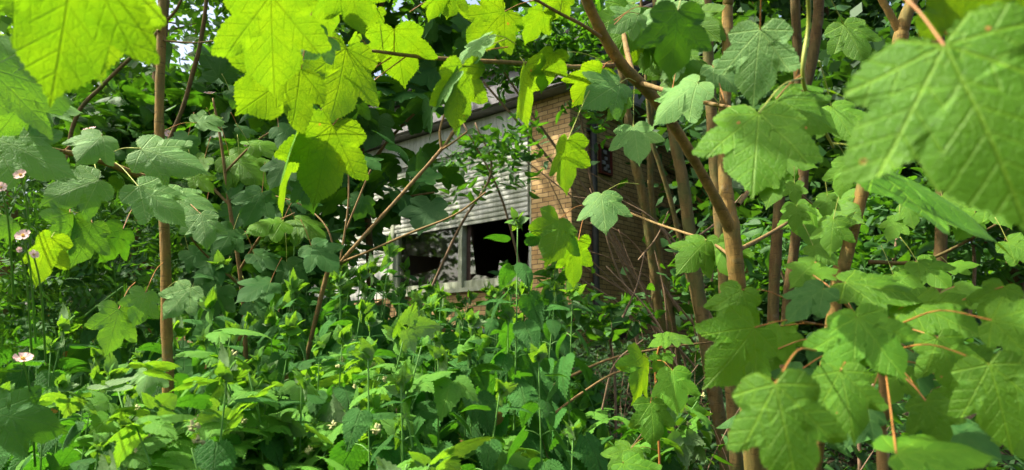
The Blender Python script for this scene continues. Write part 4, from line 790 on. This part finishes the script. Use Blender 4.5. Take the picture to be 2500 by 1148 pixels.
# left shrubs between the roses and the house
shrub('dark mixed shrub in front of the left end of the house', [[(560, 900, 5.0, 9), (570, 650, 5.0, 8), (520, 420, 5.0, 6)], [(680, 900, 5.2, 9), (700, 650, 5.2, 7), (640, 520, 5.2, 5)]],
      [(540, 480, 5.2, 110, 70), (620, 600, 5.0, 120, 60), (480, 600, 4.6, 110, 70), (560, 700, 4.6, 140, 50), (700, 660, 4.8, 90, 40), (470, 400, 5.4, 90, 60), (720, 580, 4.8, 60, 50)], n=1300, size=.13, Ts=NET_MD, cl=110, clr=.17)
shrub('taller shrub of small leaves reaching the roof left of the yellow leaves', [[(350, 800, 6.0, 9), (420, 420, 6.0, 8), (500, 220, 6.0, 6)]],
      [(450, 260, 6.2, 110, 60), (540, 300, 6.2, 120, 50), (330, 330, 6.0, 110, 60), (250, 420, 5.6, 110, 60), (560, 210, 6.4, 90, 50), (200, 350, 6, 100, 50), (120, 420, 5.6, 90, 60)], n=1500, size=.145, Ts=NET_MD, cl=110, clr=.2)

# ================================================================== NETTLE BED
def make_nettle(seed, h, pairs, label):
    rg = random.Random(seed); root = thing('nettle', (0, 0, 0), label, 'nettle', 'nettles in the bed below the window')
    lx, ly = rg.uniform(-.08, .08), rg.uniform(-.08, .08)
    pt = lambda t: np.array([lx * t * t * h, ly * t * t * h, h * t])
    sb = MB(); sb.tube([pt(t) for t in np.linspace(0, 1, 6)], np.linspace(.0040, .0016, 6), 6, 6, .04)
    me = [template_mesh_cache('nettle', i) for i in range(5)]; t0 = .26
    for k in range(pairs):
        f = (k + .5) / pairs; t = t0 + (.99 - t0) * f; an = rg.uniform(-.35, .35) + (k % 2) * math.pi / 2; L = (.145 - .085 * f ** 2.6) * rg.uniform(.8, 1.15)
        for s in (0, math.pi):
            a = an + s + rg.uniform(-.3, .3); dn = -.85 - .5 * (1 - t) + rg.uniform(-.55, .5)
            if t > .93: dn = .1
            Y = np.array([math.cos(a), math.sin(a), dn]); Y /= np.linalg.norm(Y); p0 = pt(t); pl = L * .36; q = p0 + np.array([math.cos(a), math.sin(a), .35]) * pl
            N = np.array([.6 * math.cos(a), .6 * math.sin(a), 1.]) + .75 * np.array([rg.uniform(-1, 1), rg.uniform(-1, 1), 0]); F_ = rot_stack(Y[None], N[None])[0] * L
            o = obj('leaf', me[rg.randrange(5)], None, root); place(o, Matrix(((*F_[0], q[0]), (*F_[1], q[1]), (*F_[2], q[2]), (0, 0, 0, 1))))
            if t < .92: sb.tube([p0, (p0 + q) / 2 + np.array([0, 0, .004]), q], [.0013, .0012, .001], 5, 3)
    obj('stem', sb.mesh('stem'), M['stem'], root)
    n = 10; pos = np.repeat(pt(1.0)[None], n, 0) + rng.normal(size=(n, 3)) * .005; Y = rand_dirs(n, .8)
    mass('top_shoot', NET_MD, pos, Y, rand_dirs(n, .6), rng.uniform(.02, .045, n), M['rasp'], root)
    root['h'] = h; return root
_tm = {}
def template_mesh_cache(kind, i):
    if (kind, i) not in _tm: _tm[(kind, i)] = template_mesh('leaf', NET_HI[i], M[kind])
    return _tm[(kind, i)]
def copy_tree(o, parent=None):
    c = o.copy(); col.objects.link(c)
    if parent is not None: c.parent = parent; c.matrix_parent_inverse = o.matrix_parent_inverse.copy()
    for ch in list(o.children): copy_tree(ch, c)
    return c
NL = 'stinging nettle with toothed leaves, one of the many crowding the shaded bed below the window'
protos = [make_nettle(40 + i, h, pr, NL) for i, (h, pr) in enumerate(((1.35, 13), (1.2, 13), (1.1, 12), (.95, 11), (1.25, 13)))]
used = set()
def put_nettle(px, D, top_py, label=None, rot=None, k=None):
    k = random.randrange(5) if k is None else k; pr = protos[k]
    q = P(px, 870, D); gz = float(ground_z(q[0], q[1])); top = P(px, top_py, D)[2]; h = max(.35, top - gz)
    if k in used: o = copy_tree(pr)
    else: o = pr; used.add(k)
    s = h / pr['h']; o.location = (q[0], q[1], gz - .02); ss = min(1.15, max(.8, s)); o.scale = (ss, ss, s); o.rotation_euler = (random.uniform(-.08, .08), random.uniform(-.08, .08), random.uniform(0, 6.28) if rot is None else rot)
    if label: o['label'] = label
    return o
put_nettle(1215, 2.1, 480, 'tall single nettle standing up in front of the dark broken window', .4, 0)
put_nettle(1325, 1.75, 850, 'nettle with half sunlit leaves right of the middle near the bottom', .2, 4)
put_nettle(1375, 2.2, 700, 'nettle with a budding top just below the brick pillar', 1.0, 1)
put_nettle(965, 2.0, 760, 'upright nettle with pointed leaves below the left half of the window', .3, 2)
for (px, D, top) in ((870, 3.1, 640), (1010, 2.7, 690), (1090, 3.2, 740), (820, 3.2, 650), (905, 3.4, 670), (1130, 2.6, 760), (760, 2.9, 700), (680, 2.8, 700), (620, 2.6, 690), (560, 2.8, 750), (1060, 1.9, 830), (1030, 1.55, 1010), (1130, 1.75, 930), (980, 1.5, 900), (180, 1.9, 960), (130, 1.6, 1010), (215, 1.8, 900), (580, 2.0, 800), (460, 2.5, 760), (860, 1.6, 980), (1280, 2.6, 770), (1250, 3.0, 700), (1190, 3.2, 690), (740, 1.8, 900), (1340, 1.5, 1040), (900, 3.6, 690), (950, 3.3, 712), (1000, 3.7, 715), (1050, 3.5, 705), (1100, 3.8, 715), (1150, 3.4, 708), (1180, 3.7, 722), (1230, 3.6, 712), (1270, 3.9, 705), (1300, 3.3, 735), (970, 4.0, 708), (1080, 4.1, 712)):
    put_nettle(px, D, top)
for k in range(165):
    px = random.uniform(-40, 1230) if random.random() < .93 else random.uniform(1230, 1330)
    D = 1.45 + 3.2 * random.random()
    lo = 700 + (2.6 - min(D, 2.6)) * 210 + (60 if px < 300 else 0) - 30 * math.sin(max(0, min(1, (px - 350) / 800)) * 3.14)
    if D < 2.2 and 270 < px < 540: continue
    if px > 860: lo = max(lo, 728)
    put_nettle(px, D, lo + random.uniform(-75, 90) - (25 if D > 2.6 else 0))

# ================================================================== BRAMBLES (pale fruit), bedstraw-like rose shoots
def bramble(px, D, top_py, label, seed, reach=.35):
    rg = random.Random(seed); q = P(px, 870, D); gz = float(ground_z(q[0], q[1])); base = np.array([q[0], q[1], gz]); top = P(px, top_py, D)
    root = thing('raspberry_cane', tuple(base), label, 'bramble', 'raspberry canes'); cs = []; leaves = []; bers = []; b = MB()
    for k in range(4):
        a = rg.uniform(0, 6.28); end = top + np.array([math.cos(a) * reach, math.sin(a) * reach * .7, rg.uniform(-.12, .05)]); mid = (base + end) / 2 + np.array([0, 0, .2])
        b.tube([base, mid, end], [.0032, .0026, .0015], 6, 5); pth, _ = smooth_path([base, mid, end], [1, 1, 1], 8)
        for j in range(6, len(pth)):
            for _ in range(2): leaves.append(pth[j] + np.array([rg.gauss(0, .055), rg.gauss(0, .055), rg.gauss(0, .035)]))
            if j > len(pth) - 5 and rg.random() < .8: bers.append(pth[j] + np.array([rg.gauss(0, .03), -.04 + rg.gauss(0, .03), .03 + rg.gauss(0, .02)]))
    obj('canes', b.mesh('canes'), M['stem'], root); pos = np.array(leaves); n = len(pos); Y = rand_dirs(n, -.25, .5); Y[:, 1] -= .3
    mass('foliage', RASP, pos, Y, rand_dirs(n, 1.8), rng.uniform(.055, .10, n), M['rasp'], root)
    for p in bers[:8]:
        s = MB()
        for t in range(6):
            d = rand_dirs(1)[0] * .005; s.tube([p + d, p + d * 2 + np.array([0, 0, .003])], [.0038, .0022], 5, 1)
        for t in range(5): an = t * 1.256; s.tube([p, p + .011 * np.array([math.cos(an), math.sin(an), .2])], [.0022, .0004], 4, 1)
        obj('berry', s.mesh('berry'), M['berry'], root)
    return root
for i, (px, D, top, lab) in enumerate(((530, 1.7, 1010, 'raspberry cane with pale unripe berries beside the foot of the slender sapling'), (610, 1.55, 970, 'light green raspberry cane with pale berries right of the slender sapling foot'), (640, 1.9, 900, 'raspberry cane among nettles, midway between the slender sapling and the sunlit nettle'), (830, 1.8, 880, 'raspberry cane with bright leaves below the bare forked stem'), (760, 1.45, 1060, 'lowest raspberry cane at the bottom edge below the bare forked stem'), (245, 1.6, 1060, 'raspberry cane at the bottom edge left of the slender sapling'), (920, 2.0, 960, 'raspberry cane just left of the upright pointed nettle'), (1480, 2.6, 960, 'small raspberry cane beside the pale seedling'))):
    bramble(px, D, top, lab, 70 + i)

# long dead stems lying in the gap on the right
for lab, pts, r_ in (('long reddish dead stem slanting across the gap below the brick corner', [(1180, 1010, 2.9), (1330, 950, 3.0), (1480, 880, 3.1), (1620, 850, 3.2), (1740, 835, 3.3)], .008), ('bare reddish stem slanting below the longer one beside the seedling', [(1290, 1060, 2.6), (1420, 960, 2.7), (1520, 905, 2.8), (1640, 900, 2.8)], .006), ('pale dry forked twig sticking up in the gap left of the seedling', [(1470, 1000, 2.9), (1500, 890, 2.9), (1570, 830, 2.9)], .005), ('dark fallen branch lying low in the gap behind the sunlit nettle', [(1150, 980, 3.6), (1280, 900, 3.8), (1400, 900, 4.0)], .016), ('thin pale dead stem rising beside the foot of the mossy trunk', [(1680, 960, 4.0), (1600, 780, 4.2), (1480, 650, 4.4)], .007)):
    tag(tube_obj('dead_stem', [P(*q) for q in pts], np.linspace(r_, r_ * .5, len(pts)), M['twig'] if 'red' in lab else M['dead'], None, 7), lab, 'dead stem')

# ================================================================== GROUND COVER and litter
def cover(name, n, xr, yr, h, size, Ts, mat, label, zpow=1.0):
    y = rng.uniform(yr[0] ** .7, yr[1] ** .7, n) ** (1 / .7); x = rng.uniform(-1, 1, n) * (y * .78 + .4); x = np.clip(x, xr[0], xr[1])
    z = ground_z(x, y) + h * rng.random(n) ** zpow * (.4 + .6 * (np.sin(x * 2.3) * np.sin(y * 2.9) * .5 + .5))
    Y = rand_dirs(n, -.5 if h > .5 else -.1, .5); Y[:, 1] -= .4 if h > .5 else 0; o = mass(name, Ts, np.stack([x, y, z], 1), Y, rand_dirs(n, 1.5), size * rng.uniform(.6, 1.4, n), M[mat]); return tag(o, label, None, None, 'stuff')
cover('ground_cover', 20000, (-9, 12), (2.2, 12), .25, .06, ELL_LO, 'cover', 'low dark creeping leaves covering the woodland floor')
n = 12000; yy = rng.uniform(3.2, 10.2, n); xx = .1 + rng.random(n) * (.16 * yy + 1.6); zz = ground_z(xx, yy) + .34 * rng.random(n) ** 1.5 * (.35 + .65 * np.sin(xx * 4 + yy) ** 2)
tag(mass('creeping_ivy', ELL_LO, np.stack([xx, yy, zz], 1), rand_dirs(n, -.2, .5), rand_dirs(n, 1.3) + np.array([0, -.5, 0]), .07 * rng.uniform(.6, 1.4, n), M['cover']), 'dark creeping leaves filling the gap below the brick corner', None, None, 'stuff')
cover('undergrowth', 8000, (-9, .5), (2.4, 9.5), .85, .105, NET_MD, 'nettle', 'dense dark undergrowth between the nettles', .8)
n = 260; yy = rng.uniform(1.8, 5.5, n); xx = rng.uniform(-1, .0, n) * (yy * .7); zz = ground_z(xx, yy) + rng.uniform(.3, 1.15, n)
tag(mass('withered_leaves', NET_MD, np.stack([xx, yy, zz], 1), rand_dirs(n, -1.2), rand_dirs(n, .3), rng.uniform(.03, .08, n), M['dry']), 'scattered yellowed and withered leaves hanging among the nettles', None, None, 'stuff')
sb = MB()
for k in range(170):
    y = random.uniform(1.8, 6.5); x = random.uniform(-.75, .32) * y; z = float(ground_z(x, y)); h = random.uniform(.5, 1.25); a_ = random.random() * 6.28; l = random.uniform(.1, .6)
    sb.tube([(x, y, z), (x + l * .3 * math.cos(a_), y + l * .3 * math.sin(a_), z + h * .6), (x + l * math.cos(a_), y + l * math.sin(a_), z + h)], [.003, .0022, .0009], 5, 4)
tag(obj('dry_stalks', sb.mesh('dry_stalks'), M['dead']), 'thin dry stalks standing among the nettles', None, None, 'stuff')
cover('leaf_litter', 1500, (-6, 9), (2.5, 10), .02, .07, ELL_LO, 'dry', 'dry brown leaves and litter on the soil')

# ================================================================== WOOD BEHIND
def far_tree(x, y, h, rad, n, label, mat='far', size=.17, low=.25, tr=.13, cl=80, clr=.5):
    gz = float(ground_z(x, y)); root = thing('background_tree', (x, y, gz), label, 'tree', 'trees behind the house')
    tube_obj('trunk', [(x, y, gz - .1), (x + .1, y, gz + h * .4), (x - .1, y + .1, gz + h * .8)], [tr, tr * .8, tr * .3], M['barkd'], root, 8)
    lb = MB()
    for k in range(6):
        a = k * 1.05 + x; z0 = gz + h * (.3 + .08 * k); lb.tube([(x, y, z0), (x + math.cos(a) * rad * .45, y + math.sin(a) * rad * .45, z0 + .5), (x + math.cos(a) * rad * .8, y + math.sin(a) * rad * .8, z0 + .8)], [tr * .4, tr * .25, tr * .1], 6, 4)
    obj('limbs', lb.mesh('limbs'), M['barkd'], root)
    cs, rs = [], []
    for k in range(7):
        a = random.random() * 6.28; f = random.random(); cs.append((x + math.cos(a) * rad * .55 * f ** .5, y + math.sin(a) * rad * .5, gz + h * (low + (1 - low) * (k + .5) / 7))); rs.append((rad * .55, rad * .5, h * .13))
    crown('crown', FARL, n, cs, rs, size, M[mat], root, cl, clr, -.2); return root
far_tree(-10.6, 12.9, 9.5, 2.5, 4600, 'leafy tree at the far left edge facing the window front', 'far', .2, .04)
far_tree(-5.6, 10.6, 10.5, 2.9, 4200, 'tall tree added left of the house, its high unseen crown shading the shutters', 'fard', .2, .68, cl=110, clr=.4)  # put in so that its out-of-view crown shades the house front
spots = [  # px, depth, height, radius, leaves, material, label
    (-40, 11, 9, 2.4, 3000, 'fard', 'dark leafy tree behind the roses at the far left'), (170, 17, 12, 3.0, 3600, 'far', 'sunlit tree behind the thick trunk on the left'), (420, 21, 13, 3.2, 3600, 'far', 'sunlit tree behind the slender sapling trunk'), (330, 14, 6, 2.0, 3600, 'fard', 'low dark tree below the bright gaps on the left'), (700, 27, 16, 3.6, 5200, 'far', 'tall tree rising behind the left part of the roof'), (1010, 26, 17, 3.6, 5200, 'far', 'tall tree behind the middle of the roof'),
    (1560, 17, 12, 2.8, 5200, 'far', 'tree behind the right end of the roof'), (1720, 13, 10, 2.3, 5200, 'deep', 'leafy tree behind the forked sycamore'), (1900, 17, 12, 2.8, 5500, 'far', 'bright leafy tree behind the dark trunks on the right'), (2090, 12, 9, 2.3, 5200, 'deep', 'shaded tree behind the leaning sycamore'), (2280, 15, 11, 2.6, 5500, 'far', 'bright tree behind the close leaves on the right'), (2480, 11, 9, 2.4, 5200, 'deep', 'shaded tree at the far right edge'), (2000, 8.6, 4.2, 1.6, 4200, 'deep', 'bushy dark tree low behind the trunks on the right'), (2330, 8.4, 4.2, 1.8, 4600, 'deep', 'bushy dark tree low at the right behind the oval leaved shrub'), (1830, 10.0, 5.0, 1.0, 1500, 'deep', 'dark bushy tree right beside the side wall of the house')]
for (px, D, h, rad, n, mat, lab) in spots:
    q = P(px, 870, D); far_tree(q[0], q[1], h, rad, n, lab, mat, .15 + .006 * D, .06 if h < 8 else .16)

# the far edge of the wood: reads as one mass
n = 26000; ang = rng.uniform(-.95, .95, n); dd = rng.uniform(34, 42, n); x = np.sin(ang) * dd; y = np.cos(ang) * dd
z = ground_z(x, y) + (7 + 5 * np.sin(ang * 9) * np.sin(ang * 23 + 1)) * rng.random(n)
wd = mass('distant_wood', FARL, np.stack([x, y, z], 1), rand_dirs(n, -.2, .6), rand_dirs(n, 1.0), rng.uniform(.35, .7, n), M['far'])
tag(wd, 'dark mass of woodland far behind the house', None, None, 'stuff')
